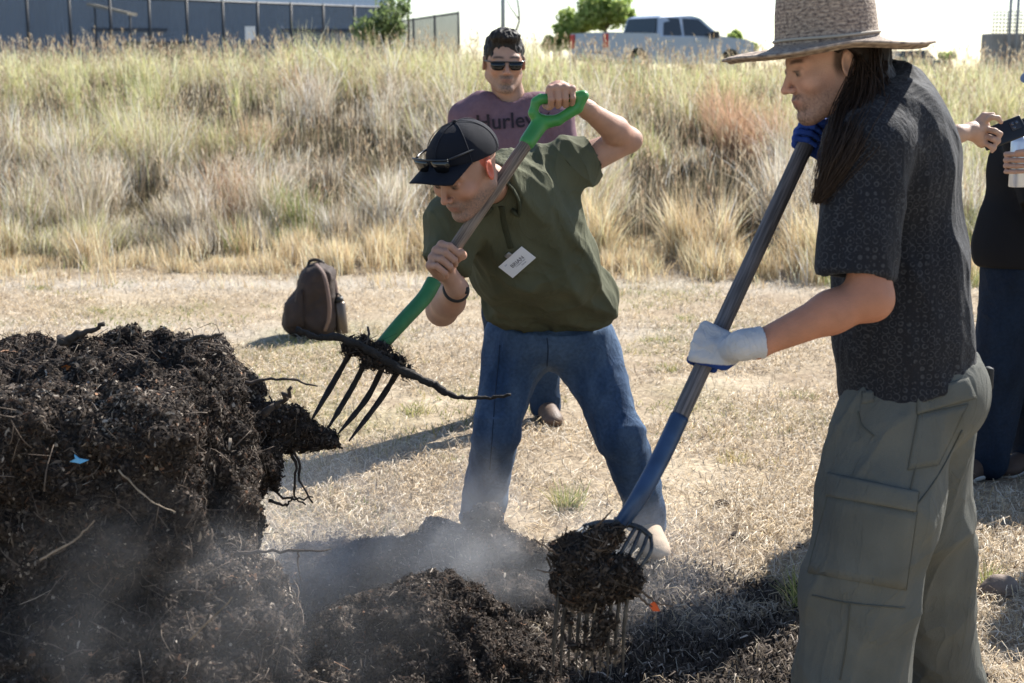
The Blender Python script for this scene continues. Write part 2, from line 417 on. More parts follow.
cw, cyl, cg, cr_ = pick(pal_w, N_), pick(pal_y, N_), pick(pal_g, N_), pick(pal_r, N_)
col = np.where((gsel > .05)[:, None], cyl, cw)*(1+.22*ch[:, None])
gold = ((Y-yb) < 1.2-.9*sstep(0, -4, X)+.5*n2(X, Y, .8, 66)) & (rng.uniform(0, 1, N_) < .8); col = np.where(gold[:, None], cg, col)
red = (np.hypot((X-2.35)/.6, (Y-16.3)/1.1) < 1) | ((n2(X, Y, .8, 68) > .52) & (rng.uniform(0, 1, N_) < .5)); col = np.where(red[:, None], cr_, col)
green = (n2(X, Y, 1.1, 71, 2) > .36) & (rng.uniform(0, 1, N_) < .6); col = np.where(green[:, None], pick([(.22, .26, .09), (.30, .31, .12), (.16, .20, .07)], N_), col)
wid = .0066*(Y/13)**.9*rng.uniform(.6, 1.4, N_)
az = rng.uniform(0, 2*math.pi, N_)*.999+.0; lean = np.abs(rng.normal(.32, .28, N_))
wind = rng.uniform(0, 1, N_) < .35; az = np.where(wind, rng.normal(2.8, .6, N_), az); cl = hashn(cx[keep].astype(int), cy[keep].astype(int), cx[keep].astype(int)*0, 9)*3.14; az = np.where(rng.uniform(0, 1, N_) < .3, cl+rng.normal(0, .5, N_), az)
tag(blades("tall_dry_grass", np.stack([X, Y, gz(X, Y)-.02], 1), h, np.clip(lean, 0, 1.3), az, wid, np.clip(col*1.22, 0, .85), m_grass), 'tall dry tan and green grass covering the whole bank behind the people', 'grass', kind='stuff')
# seed stalks with feathery heads
n = 5200; x, y = bank_pts(n, 12.2, 24); y = y[:n]; hs = rng.uniform(.5, .95, n)*(1-.15*(y > 19)); B = np.stack([x, y, gz(x, y)], 1)
azs = rng.uniform(0, 2*math.pi, n); le = np.abs(rng.normal(.15, .2, n)); mb = []
Vh, Ch, Bh, hh_, ah, wh = [], [], [], [], [], []
for k in range(7):
    u = rng.uniform(.72, 1.0, n); c = B+np.stack([np.cos(azs), np.sin(azs), azs*0], 1)*(hs*le*u**1.6)[:, None]; c[:, 2] += hs*u*np.sqrt(np.clip(1-(le*.6)**2*u, .05, 1))
    Bh.append(c)
Bh = np.concatenate(Bh); nh = len(Bh)
Ba = np.concatenate([B, Bh]); ha = np.concatenate([hs, rng.uniform(.03, .07, nh)]); la = np.concatenate([le, rng.uniform(.2, 1, nh)])
aa = np.concatenate([azs, rng.uniform(0, 6.28, nh)]); wa = np.concatenate([np.full(n, .004), np.full(nh, .007)])
wa *= (Ba[:, 1]/13)
tag(blades("seed_stalks", Ba, ha, la, aa, wa, pick([(.62, .50, .34), (.50, .38, .24), (.66, .58, .44), (.34, .22, .14)], n+nh), m_grass), 'feathery dry seed stalks standing above the bank grass', 'grass', kind='stuff')
# dark brown weed thickets in the hollows
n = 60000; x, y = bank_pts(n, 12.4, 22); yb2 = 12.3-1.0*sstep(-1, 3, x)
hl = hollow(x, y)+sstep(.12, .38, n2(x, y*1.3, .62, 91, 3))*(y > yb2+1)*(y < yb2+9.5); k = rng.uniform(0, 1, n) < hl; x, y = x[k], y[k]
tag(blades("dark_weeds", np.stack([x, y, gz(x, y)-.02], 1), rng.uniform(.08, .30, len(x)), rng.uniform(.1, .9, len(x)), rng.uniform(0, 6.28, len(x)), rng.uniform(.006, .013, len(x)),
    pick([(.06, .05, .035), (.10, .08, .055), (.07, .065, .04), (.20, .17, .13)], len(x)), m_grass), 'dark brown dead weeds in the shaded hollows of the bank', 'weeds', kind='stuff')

# trampled straw on the path
def straw(n, y0, y1, pw=1.0):
    y = y0+(y1-y0)*rng.uniform(0, 1, n)**pw; x = rng.uniform(-1, 1, n)*(y*.36+.4); return x, y
X, Y = [], []
for n, a, b in ((110000, 2.9, 6), (80000, 6, 9.5), (40000, 9.5, 12.8)):
    x, y = straw(n, a, b); X.append(x); Y.append(y)
X = np.concatenate(X); Y = np.concatenate(Y); s = soil(X, Y)
cov = (.12+.88*sstep(-.4, .25, n2(X, Y, 1.7, 81, 3)))*(1-.55*np.exp(-((Y-11.25)/.42)**2))*(1-.4*np.exp(-((Y-9.3)/.35)**2))
k = rng.uniform(0, 1, len(X)) < (1-.93*s)*cov; X, Y, s = X[k], Y[k], s[k]; N_ = len(X)
flat = rng.uniform(0, 1, N_) < .8
h = np.where(flat, rng.uniform(.006, .03, N_), rng.uniform(.02, .06, N_)); L = rng.uniform(.02, .085, N_)
lean = np.where(flat, L/h, rng.uniform(.5, 1.4, N_))
col = pick([(.58, .49, .36), (.46, .37, .26), (.70, .62, .50), (.30, .23, .16), (.60, .46, .28)], N_)*(1-.5*s[:, None])
def flatblades(name, X, Y, h, lean, L, w, col, m):
    n = len(X); az = rng.uniform(0, 6.28, n); z = gz(X, Y)+.004+.004*rng.uniform(0, 1, n)
    d = np.stack([np.cos(az), np.sin(az), az*0], 1); sd_ = np.stack([-np.sin(az), np.cos(az), az*0], 1)
    B = np.stack([X, Y, z], 1); V = np.zeros((n, 3, 2, 3), np.float32)
    for i, u in enumerate((0, .5, 1)):
        c = B+d*(L*u)[:, None]+sd_*(L*.12*math.sin(u*3.14))[:, None]; c[:, 2] += h*math.sin(u*2.4)
        ww = (w*(1-.5*u))[:, None]/2; tl = np.array([0, 0, 1.])*.35
        V[:, i, 0] = c-(sd_-tl)*ww; V[:, i, 1] = c+(sd_-tl)*ww
    b = np.arange(n)[:, None]*6; F = np.stack([b+np.array([0, 1, 3, 2]), b+np.array([2, 3, 5, 4])], 1).reshape(-1, 4)
    return mkobj(name, V.reshape(-1, 3), F, m, None, np.repeat(col, 6, 0), smooth=False)
st = flatblades("trampled_straw", X, Y, h, lean, L, rng.uniform(.0016, .0036, N_)*(1+.08*(Y-4)), col, m_straw)
tag(st, 'trampled pale straw scattered over the path', 'straw', kind='stuff')
# short green and golden growth in patches
n = 42000; x, y = straw(n, 4.2, 12.6); m_ = n2(x, y, .95, 44, 3)+.35*n2(x, y, 4, 46)
k = (m_ > .20) & (soil(x, y) < .15); x, y = x[k], y[k]; n = len(x)
tag(blades("short_green_grass", np.stack([x, y, gz(x, y)], 1), rng.uniform(.012, .045, n), rng.uniform(.3, 1.3, n), rng.uniform(0, 6.28, n), rng.uniform(.003, .006, n)*(1+.05*(y-4)),
    pick([(.26, .29, .10), (.36, .34, .14), (.46, .38, .17), (.20, .24, .08)], n), m_grass), 'short green and yellow grass growing in patches on the path', 'grass', kind='stuff')
# green tufts one can count
def tuft(p, hgt, rad, n, label, cols, grp='green tufts on the path'):
    a = rng.uniform(0, 6.28, n); r = rad*rng.uniform(0, .45, n); B = np.stack([p[0]+np.cos(a)*r, p[1]+np.sin(a)*r, np.zeros(n)], 1); B[:, 2] = gz(B[:, 0], B[:, 1])-.01
    o = blades("grass_tuft", B, hgt*rng.uniform(.5, 1.1, n), rng.uniform(.1, .9, n), a+rng.normal(0, .5, n), rng.uniform(.003, .0055, n), pick(cols, n), m_grass)
    tag(o, label, 'grass tuft', grp)
GR = [(.26, .30, .10), (.34, .34, .13), (.18, .22, .07), (.50, .42, .20)]
tuft(G(568, 512), .115, .13, 150, 'spiky green grass tuft on the ground between the bending man and the blue fork shaft', GR)
tuft(G(812, 612), .14, .16, 170, 'grass tuft in shade directly behind the hatted man\'s front trouser leg', GR)
tuft(G(668, 372), .06, .16, 90, 'low green tuft right of the bending man\'s hip', GR)
tuft(G(684, 322), .07, .14, 70, 'small green tuft on the path left of the grey fork shaft', GR)
tuft(G(985, 588), .10, .10, 60, 'thin green tuft beside the brown stone', GR)
tuft(G(415, 415), .06, .2, 110, 'low yellow green tuft right of the garden fork tines', GR)
for k_, (tx, ty, lb) in enumerate(((655, 342, 'small green tuft between the bending man\'s hip and the grey shaft'), (800, 398, 'small green tuft just left of the hatted man\'s trouser top'), (40, 290, 'green tuft at the far left edge of the path'), (100, 312, 'green tuft on the path above the left half of the pile'), (460, 300, 'green tuft on the path just left of the bending man\'s lowered forearm'))): tuft(G(tx, ty), .05, .22, 120, lb, GR)
tuft(G(735, 462), .05, .2, 110, 'flat golden tuft right of the blue fork shaft', [(.48, .38, .17), (.36, .34, .14)])

# ------------------------------------------------------------------ far buildings, fences, trees
def frustum(mb, x0, x1, y0, y1, z0, z1): mb.box(((x0+x1)/2, (y0+y1)/2, (z0+z1)/2), (x1-x0, y1-y0, z1-z0))
def ribbed(name, c1, ribs, rough=.6):
    m = bpy.data.materials.new(name); m.use_nodes = True; n = m.node_tree.nodes; l = m.node_tree.links; b = n["Principled BSDF"]
    b.inputs['Roughness'].default_value = rough; tc = n.new("ShaderNodeTexCoord"); w = n.new("ShaderNodeTexWave"); w.inputs['Scale'].default_value = ribs
    l.new(tc.outputs['Object'], w.inputs[0]); bp = n.new("ShaderNodeBump"); bp.inputs['Distance'].default_value = .05; l.new(w.outputs[1], bp.inputs['Height']); l.new(bp.outputs[0], b.inputs['Normal'])
    no = n.new("ShaderNodeTexNoise"); no.inputs['Scale'].default_value = .3; mx = n.new("ShaderNodeMix"); mx.data_type = 'RGBA'
    mx.inputs['A'].default_value = (*c1, 1); mx.inputs['B'].default_value = (*[v*.8 for v in c1], 1); l.new(no.outputs[0], mx.inputs['Factor']); l.new(mx.outputs['Result'], b.inputs['Base Color'])
    return m
b0 = J(-260, 60, 110); b1 = J(377, 60, 118)
bl = empty("warehouse", ((b0[0]+b1[0])/2, 114, 1.5), 'long blue grey metal warehouse behind the black fence at upper left', 'building')
mb = MB(); L_ = b1[0]-b0[0]; ang = math.atan2(b1[1]-b0[1], L_); Rz = np.array([[math.cos(ang), -math.sin(ang), 0], [math.sin(ang), math.cos(ang), 0], [0, 0, 1]])
cb = np.array([(b0[0]+b1[0])/2, (b0[1]+b1[1])/2+10, 0]); mb.box(cb+[0, 0, 5.3], (L_, 20, 8.6), Rz); mb.build('wall', ribbed('blue_metal_wall', (.60, .70, .86), .55), bl, smooth=False)
mb = MB(); mb.box(cb+[0, 0, 9.85], (L_+.8, 20.8, .45), Rz); mb.build('roof', mat('roof_metal', (.35, .38, .42), .5), bl, smooth=False)
for u in (-.30, .06, .37): mb = MB(); mb.box(cb+Rz@np.array([L_*u, -10.1, 4.6]), (5.5, .12, .25), Rz); mb.build('trim', mat('dark_trim', (.08, .10, .14), .6), bl, smooth=False)
mb = MB(); mb.box(cb+Rz@np.array([-2.6-8, -10.06, 3.3]), (3.2, .1, 3.6), Rz); mb.build('loading_door', mat('door_metal', (.16, .2, .27), .5), bl, smooth=False)
# canopy in front
cp = J(108, 9, 96); cn = empty("canopy", (cp[0], 96, 1.5), 'low cream canopy roof with dark shade under it behind the fence', 'canopy')
mb = MB(); mb.box((cp[0], 97, cp[2]), (2.6, 2.5, .16), np.array([[.97, 0, .22], [0, 1, 0], [-.22, 0, .97]])); mb.build('roof', mat('cream_roof', (.62, .55, .42), .7), cn, smooth=False)
for u in (-1.1, 1.1):
    mb = MB(); mb.tube([(cp[0]+u, 97, 1.4), (cp[0]+u, 97, cp[2]-u*.22)], .07); mb.build('post', mat('dark_metal', (.03, .03, .035), .5), cn)
mb = MB(); mb.box((cp[0]+2.6, 98, 2.45), (4.4, 1.6, 1.9), bev=.1); o = mb.build('dark_crate', mat('tarp', (.045, .04, .04), .9), None, smooth=False); tag(o, 'dark covered load beside the cream canopy behind the fence', 'covered load')

m_wire = bpy.data.materials.new("chain_link"); m_wire.use_nodes = True
n = m_wire.node_tree.nodes; l = m_wire.node_tree.links; b = n["Principled BSDF"]; b.inputs['Base Color'].default_value = (.035, .045, .065, 1); b.inputs['Roughness'].default_value = .6
tc = n.new("ShaderNodeTexCoord"); ck = n.new("ShaderNodeTexChecker"); ck.inputs['Scale'].default_value = 24; l.new(tc.outputs['Object'], ck.inputs[0])
mr = n.new("ShaderNodeMapRange"); mr.inputs[3].default_value = .32; mr.inputs[4].default_value = .68; l.new(ck.outputs[1], mr.inputs[0]); l.new(mr.outputs[0], b.inputs['Alpha'])
m_post = mat('black_post', (.022, .024, .03), .5)
def fence(pts, npost, hgt, label):
    P = [np.array(p, float) for p in pts]; r = empty("chain_link_fence", tuple(P[0]), label, 'fence')
    for a, b_, n_ in zip(P[:-1], P[1:], npost):
        mb = MB(); w = .025; nrm = vn(np.cross(b_-a, [0, 0, 1]))*w/2
        V = [a-nrm, b_-nrm, b_-nrm+[0, 0, hgt], a-nrm+[0, 0, hgt], a+nrm, b_+nrm, b_+nrm+[0, 0, hgt], a+nrm+[0, 0, hgt]]
        mb.add(V, [(0, 1, 2, 3), (5, 4, 7, 6)]); mb.build('mesh_panel', m_wire, r, smooth=False)
        mb = MB(); mb.tube([a+[0, 0, hgt], b_+[0, 0, hgt]], .06, 6); mb.build('rail', m_post, r)
        for i in range(n_+1):
            q = a+(b_-a)*i/n_; mb = MB(); mb.tube([q-[0, 0, .3], q+[0, 0, hgt+.08]], .075, 6); mb.build('post', m_post, r)
def GP(px, Y, z=1.5): p = J(px, 60, Y); return (p[0], Y, z)
fence([GP(-60, 68), GP(385, 86)], [12], 3.55, 'long black chain link fence in front of the blue warehouse')
fence([GP(395, 100), GP(459, 84)], [3], 3.2, 'short black fence run ending in a double post right of the bush')
p = J(250, 33, 66); mb = MB(); mb.box((p[0], 66, p[2]), (.42, .03, .56)); sgn = empty("sign_board", (p[0], 66, 1.5), 'small blank white sign on a stake before the black fence', 'sign'); mb.build('board', mat('sign_white', (.8, .8, .82), .5), sgn, smooth=False)
mb = MB(); mb.tube([(p[0], 66.05, 1.4), (p[0], 66.05, p[2])], .03); mb.build('stake', m_post, sgn)

def leaves(c, r, n, size, cols, name, parent, matl, lumps=9, seed=0, shell=.55):
    rg = np.random.default_rng(seed); C = rg.normal(0, 1, (lumps, 3)); C = C/np.linalg.norm(C, axis=1)[:, None]*rg.uniform(.2, .75, (lumps, 1))*r+c
    R = rg.uniform(.28, .55, lumps)*min(r); k = rg.integers(0, lumps, n); d = rg.normal(0, 1, (n, 3)); d /= np.linalg.norm(d, axis=1)[:, None]
    P = C[k]+d*(R[k]*rg.uniform(shell, 1.05, n))[:, None]
    u = rg.normal(0, 1, (n, 3)); u /= np.linalg.norm(u, axis=1)[:, None]; v = np.cross(u, rg.normal(0, 1, (n, 3))); v /= np.linalg.norm(v, axis=1)[:, None]
    s = size*rg.uniform(.6, 1.4, (n, 1)); V = np.stack([P-u*s, P+v*s*.45, P+u*s, P-v*s*.45], 1).reshape(-1, 3)
    cc = np.array(cols)[rg.integers(0, len(cols), n)]*rg.uniform(.8, 1.2, (n, 1))
    return mkobj(name, V, np.arange(n*4).reshape(-1, 4), matl, parent, np.repeat(cc, 4, 0), smooth=False), C
m_leaf = mat("leaf", rough=.5, vcol=True, trans=.55, spec=.3); m_bark = mat("bark", (.10, .075, .055), .9, var=.3, vscale=12, bump=3, bscale=40)
def tree(base, crown, r, n, size, cols, label, tr=.15, seed=0, lumps=10, grp=None, cat='tree', shell=.45):
    t_ = empty("tree" if cat == 'tree' else 'bush', tuple(base), label, cat, grp); base = np.array(base, float); crown = np.array(crown, float); r = np.array(r, float)
    _, C = leaves(crown, r, n, size, cols, 'crown', t_, m_leaf, lumps, seed, shell); mb = MB(); top = crown.copy(); top[2] -= r[2]*.3
    mb.tube(spline([base-[0, 0, .2], (base+top)/2+[tr, 0, 0], top], 8), np.linspace(tr, tr*.5, 8), 8)
    for c in C: mb.tube(spline([top-[0, 0, r[2]*.35], (top+c)/2+[0, 0, -r[2]*.1], c], 6), np.linspace(tr*.5, tr*.12, 6), 5)
    mb.build('trunk', m_bark, t_); return t_
LG = [(.32, .42, .12), (.40, .48, .15), (.24, .33, .09), (.46, .52, .20)]
def far_tree(px, py, Y, rpx, rpy, label, n=2600, seed=1, cols=LG, size=.22, lumps=10):
    c = J(px, py, Y); s = Y*.985/FPX; tree((c[0], Y, 1.5), c, (rpx*s, rpx*s, rpy*s), n, size, cols, label, .22, seed, lumps)
far_tree(604, 13, 110, 34, 26, 'tallest green tree behind the pickup bed, under the top of the picture', 3800, 3, lumps=14)
far_tree(571, 28, 112, 26, 22, 'round green tree left of the tallest one behind the tailgate', 3000, 4, lumps=12)
far_tree(553, 43, 112, 20, 11, 'low dark green scrub at the foot of the distant trees', 1300, 5)
far_tree(737, 38, 120, 12, 8, 'small pale tree above the pickup bonnet', 900, 6)
far_tree(752, 47, 118, 12, 8, 'low bush just right of the pickup bonnet', 900, 7)
far_tree(948, 56, 125, 20, 5, 'far low shrub right of the distant small car', 700, 8)
# sapling bush in front of the fence end
c = J(386, 22, 30); tree((c[0], 30, 1.42), c, (.60, .5, .95), 1900, .055, [(.14, .19, .08), (.18, .24, .09), (.24, .29, .13)], 'leafy dark green bush in front of the fence end', .03, 12, 14, cat='bush')
c = J(408, 6, 31); tree((c[0]-.05, 31, 1.42), c+[0, 0, .35], (.45, .3, .35), 500, .05, [(.08, .13, .03), (.12, .18, .05)], 'thin sapling with few leaves right of the leafy bush', .03, 13, 8)
c = J(838, -92, 34); tree((c[0]-.1, 34, 1.45), c, (2.3, 2.0, 2.35), 15000, .11, [(.05, .09, .025), (.07, .12, .03)], 'shade tree whose lowest leaves hang right of the straw hat crown', .12, 15, 16, shell=.3)
# pole and bent dead sapling behind the sunglasses man
p = J(503, 40, 60); mb = MB(); mb.tube([(p[0], 60, 1.4), (p[0], 60, 6.5)], .085); mb.box((p[0], 60, 6.6), (.5, .3, .15)); tag(mb.build("light_pole", mat('galv', (.35, .36, .36), .5)), 'grey metal pole rising behind the dark haired man in sunglasses', 'pole')
p = J(516, 40, 55); mb = MB(); mb.tube(spline([(p[0]-.1, 55, 1.4), (p[0]-.15, 55, 2.6), (p[0]+.12, 55, 3.4), (p[0]-.05, 55, 4.6)], 12), np.linspace(.06, .03, 12), 6)
mb.tube(spline([(p[0]+.1, 55, 3.4), (p[0]-.25, 55, 3.9), (p[0]-.5, 55, 4.5)], 6), np.linspace(.03, .01, 6), 5); tag(mb.build("dead_sapling", m_bark), 'thin bent bare sapling just right of the grey pole', 'sapling')
# tank structure at the right edge
pa = J(990, 33, 62); st_ = empty("raised_platform", (pa[0]+2, 62, 1.5), 'pale concrete platform with wire railing and poles at the upper right edge', 'platform')
mb = MB(); mb.box((pa[0]+3.15, 62.9, (pa[2]+1.2)/2), (6, 1.5, pa[2]-1.2), bev=.05); mb.build('concrete_base', mat('concrete', (.34, .31, .28), .9, var=.15, vscale=3), st_, smooth=False)
mb = MB(); zt = pa[2]
for i in range(22): mb.tube([(pa[0]+.15+i*.14, 62.1, zt), (pa[0]+.15+i*.14, 62.1, zt+.85)], .022, 5)
for k in range(6): mb.tube([(pa[0]+.1, 62.1, zt+.1+.15*k), (pa[0]+4, 62.1, zt+.1+.15*k)], .022, 5)
mb.build('railing', mat('rail_grey', (.34, .34, .35), .5), st_)
for u in (.75, 1.05):
    mb = MB(); mb.tube([(pa[0]+u, 61.9, 1.3), (pa[0]+u, 61.9, 6)], .07); mb.build('pole', mat('rail_grey'), st_)

# ------------------------------------------------------------------ vehicles
m_glass = mat('vehicle_glass', (.03, .04, .045), .08, spec=.6); m_glass2 = mat('side_glass', (.025, .03, .035), .1, spec=.6); m_tyre = mat('tyre', (.02, .02, .02), .85); m_rim = mat('rim', (.45, .46, .48), .35, .8)
def loft(mb, prof, y0, y1, inset=None):
    n = len(prof); V = [(x, y0+(inset[i] if inset else 0), z) for i, (x, z) in enumerate(prof)]+[(x, y1-(inset[i] if inset else 0), z) for i, (x, z) in enumerate(prof)]
    mb.add(V, [tuple(range(n)), tuple(range(2*n-1, n-1, -1))]+[(i, i+n, (i+1) % n+n, (i+1) % n) for i in range(n)])
def xf(o, loc, yaw):
    pass
def vehicle(name, label, cat, loc, yaw, kind, paint):
    r = empty(name, (0, 0, 0), label, cat)
    def P(mb, nm, m, sm=False, par=None):
        return mb.build(nm, m, par or r, smooth=sm)
    if kind == 'pickup':
        arch = lambda cx, rr, a0=180, a1=0: [(cx+rr*math.cos(math.radians(a)), .42+rr*math.sin(math.radians(a))) for a in np.linspace(a0, a1, 9)]
        low = [(-2.9, .55), (-2.9, 1.32), (-.95, 1.32), (-.95, 1.22), (1.35, 1.22), (1.5, 1.26), (2.6, 1.16), (2.85, 1.02), (2.9, .5), (2.38, .42)]+arch(1.9, .46, 0, 180)[1:-1]+[(1.42, .40), (-1.3, .40)]+arch(-1.78, .46, 0, 180)[1:-1]+[(-2.26, .45)]
        mb = MB(); loft(mb, low, -.98, .98); P(mb, 'body', paint)
        cab = [(-.98, 1.2), (-.86, 1.80), (-.62, 1.88), (.45, 1.88), (.75, 1.82), (1.6, 1.24)]; ins = [0, .14, .2, .2, .17, .03]
        mb = MB(); loft(mb, cab, -.93, .93, ins); cabo = P(mb, 'cab', paint)
        for nm, q in (('rear_window', [(-.985, -.80, 1.27), (-.985, .80, 1.27), (-.875, .70, 1.77), (-.875, -.70, 1.77)]), ('windscreen', [(1.5, -.8, 1.31), (1.5, .8, 1.31), (.83, .72, 1.79), (.83, -.72, 1.79)])):
            mb = MB(); mb.add(q, [(0, 1, 2, 3)]); V0 = np.array(q); sh = np.array([.02 if q[0][0] > 0 else -.02, 0, .01]); mb.add(V0+sh, [(0, 1, 2, 3)]); P(mb, nm, m_glass)
        for sy in (-1, 1):
            for q in ([(-.78, 1.26), (-.05, 1.26), (-.06, 1.79), (-.68, 1.79)], [(.06, 1.26), (1.36, 1.26), (.70, 1.77), (.06, 1.79)]):
                mb = MB(); V0 = np.array([(x, sy*(.945-(z-1.2)*.27), z) for x, z in q]); mb.add(V0, [(0, 1, 2, 3)]); mb.add(V0-[0, sy*.02, 0], [(3, 2, 1, 0)]); P(mb, 'side_window', m_glass2)
            mb = MB(); mb.box((-2.88, sy*.86, 1.08), (.14, .22, .42), bev=.02); P(mb, 'tail_light', mat('tail_red', (.55, .04, .03), .3))
            mb = MB(); mb.box((1.15, sy*1.1, 1.3), (.18, .2, .22), bev=.03); P(mb, 'mirror', mat('black_trim', (.03, .03, .03), .5))
            for hx in (.52, -.6): mb = MB(); mb.box((hx, sy*.99, 1.1), (.2, .03, .04), bev=.01); P(mb, 'door_handle', mat('chrome', (.5, .5, .5), .2, 1.))
            mb = MB(); mb.box((2.83, sy*.78, .95), (.12, .3, .2), bev=.02); P(mb, 'headlight', mat('lamp_glass', (.7, .7, .7), .15))
        for hx in (-2.95, 2.93): mb = MB(); mb.box((hx, 0, .61), (.15, 1.9, .22), bev=.03); P(mb, 'bumper', mat('chrome'))
        mb = MB(); mb.box((-2.905, 0, 1.0), (.03, 1.42, .5), bev=.01); P(mb, 'tailgate', paint)
        mb = MB(); mb.box((-1.93, 0, 1.325), (1.8, 1.7, .02)); P(mb, 'bed_cover', mat('bed_dark', (.05, .05, .05), .8))
        wx = (-1.78, 1.9); wr = .4
    else:
        low = [(-2.1, .4), (-2.15, .95), (2.0, .85), (2.1, .4)]; mb = MB(); loft(mb, low, -.88, .88); P(mb, 'body', paint)
        cab = [(-2.05, .93), (-1.85, 1.55), (.4, 1.6), (1.15, .92)]; mb = MB(); loft(mb, cab, -.84, .84, [0, .14, .14, 0]); P(mb, 'cabin', paint)
        for q in ([(-1.8, 1.0), (-1.0, 1.0), (-1.0, 1.5), (-1.7, 1.5)], [(-.92, 1.0), (-.1, 1.0), (-.1, 1.52), (-.92, 1.52)], [(0, 1.0), (.9, 1.0), (.4, 1.52), (0, 1.52)]):
            for sy in (-1, 1):
                mb = MB(); V0 = np.array([(x, sy*(.875-(z-.93)*.21), z) for x, z in q]); mb.add(V0, [(0, 1, 2, 3)]); mb.add(V0-[0, sy*.02, 0], [(3, 2, 1, 0)]); P(mb, 'side_window', m_glass)
        wx = (-1.35, 1.35); wr = .34
    for x in wx:
        for sy in (-1, 1):
            mb = MB(); mb.tube([(x, sy*.74, wr), (x, sy*.97, wr)], wr, 20); w = P(mb, 'wheel', m_tyre); mb = MB(); mb.tube([(x, sy*.96, wr), (x, sy*.985, wr)], wr*.6, 14); P(mb, 'rim', m_rim, False, w)
    r.location = loc; r.rotation_euler = (0, 0, yaw)
m_pt = mat('silver_paint', (.36, .41, .49), .35, .25, spec=.5)
a = J(664, 60, 48); vehicle('pickup_truck', 'silver grey crew cab pickup truck parked on top of the bank', 'pickup truck', (a[0], 48, 1.39), math.radians(33), 'pickup', m_pt)
a = J(918, 60, 120); vehicle('parked_car', 'tiny distant dark car seen under the straw hat brim', 'car', (a[0], 120, 1.55), math.radians(8), 'suv', mat('dark_paint', (.10, .13, .16), .35))
# ------------------------------------------------------------------ compost
m_comp = mat("compost", rough=.92, vcol=True, var=.5, vscale=60, bump=5, bscale=90, spec=.12)
m_frag = mat("compost_bits", rough=.85, vcol=True, spec=.15, trans=.1)
DK = [(.028, .022, .019), (.040, .031, .026), (.060, .047, .038), (.018, .015, .013), (.09, .071, .057)]
LT = [(.16, .128, .102), (.23, .19, .15), (.12, .094, .074), (.34, .29, .24)]
def compost(name, sdf, label, cat, h=.012, amp=.055, f=9, seed=0, dens=9000, light=.16, grp=None, frag=(.0035, .014), parent=None, kindpart='crumbs', zmin=-.05):
    V, F = sdf.mesh(h=h, bs=12, disp=lambda P: amp*fbm(P*f, 3, seed)+amp*.8*np.abs(noise(P*f*.45, seed+5))-amp*.5)
    N = normals(V, F); V = V+N*(.5*amp*noise(V*f*3.1, seed+8)+.28*amp*noise(V*f*7, seed+9))[:, None]
    N = normals(V, F); c = np.array([.042, .031, .024])*(1+.45*fbm(V*14, 3, seed+2))[:, None]
    F = F[V[F][:, :, 2].max(1) > zmin]
    o = mkobj(name, V, F, m_comp, parent, c); 
    if label: tag(o, label, cat, grp)
    # crumbs and fibres lying all over it
    tri = V[F]; A = np.linalg.norm(np.cross(tri[:, 2]-tri[:, 0], tri[:, 3]-tri[:, 1]), axis=1)/2
    vis = ((tri.mean(1)-[0, 0, CAM_H])*N[F[:, 0]]).sum(1) < .35*np.linalg.norm(tri.mean(1)-[0, 0, CAM_H], axis=1)
    A = A*vis; n = int(A.sum()*dens); k = rng.choice(len(F), n, p=A/A.sum()); w = rng.dirichlet((1, 1, 1, 1), n)
    P = (tri[k]*w[:, :, None]).sum(1); NN = N[F[k, 0]]
    L = rng.uniform(frag[0], frag[1], n)*np.where(rng.uniform(0, 1, n) < .06, 2.4, 1); wd_ = rng.uniform(.0012, .0065, n)
    fib = rng.uniform(0, 1, n) < .22; L = np.where(fib, L*2.6, L); wd_ = np.where(fib, rng.uniform(.0007, .0014, n), wd_)
    u = rng.normal(0, 1, (n, 3)); u = u-NN*((u*NN).sum(1)*.72)[:, None]; u /= np.linalg.norm(u, axis=1)[:, None]
    v = np.cross(u, NN+rng.normal(0, .5, (n, 3))); v /= np.linalg.norm(v, axis=1)[:, None]
    bend = NN*(L*rng.uniform(-.1, .35, n))[:, None]; P = P+NN*.004
    Q = np.stack([P-u*L[:, None]/2-v*wd_[:, None]/2, P-u*L[:, None]/2+v*wd_[:, None]/2, P+bend-v*wd_[:, None]*.6, P+bend+v*wd_[:, None]*.6,
                  P+u*L[:, None]/2-v*wd_[:, None]*.3, P+u*L[:, None]/2+v*wd_[:, None]*.3], 1)
    b = np.arange(n)[:, None]*6; FF = np.stack([b+[0, 1, 3, 2], b+[2, 3, 5, 4]], 1).reshape(-1, 4)
    patch_ = sstep(-.1, .5, fbm(P*5, 2, seed+4)); lt = rng.uniform(0, 1, n) < light*(.25+1.5*patch_)
    cc = np.where(lt[:, None], pick(LT, n), pick(DK, n)); cc = cc*np.where((rng.uniform(0, 1, n) < .05)[:, None], np.array([1.3, .9, .7]), 1)
    f_ = mkobj(kindpart, Q.reshape(-1, 3), FF, m_frag, o, np.repeat(cc, 6, 0), smooth=False); f_['kind'] = 'stuff'
    return o, V, N
def twig(pts, r, name='stick', label=None, grp=None, parent=None, col=(.06, .045, .035), knobs=True, nseg=14, lit=None, cat='stick'):
    P = spline(pts, nseg); P = P+rng.normal(0, r*.35, P.shape); R = np.linspace(r, r*.45, nseg)*rng.uniform(.8, 1.25, nseg) if knobs else np.linspace(r, r*.6, nseg)
    mb = MB(); mb.tube(P, R, 7)
    o = mb.build(name, mat('twig_%d' % int(col[0]*1000), col, .85, var=.4, vscale=30, bump=3, bscale=60), parent)
    if parent is None: tag(o, label, cat, grp)
    return o
pil = SDF()
pil.box((-2.41, 3.40, .33), (1.72, .44, .565), .08, k=.06)
pil.ell((-.88, 3.42, .70), (.27, .36, .185), k=.05)
pil.ell((-.84, 3.36, .58), (.20, .28, .24), k=.08)
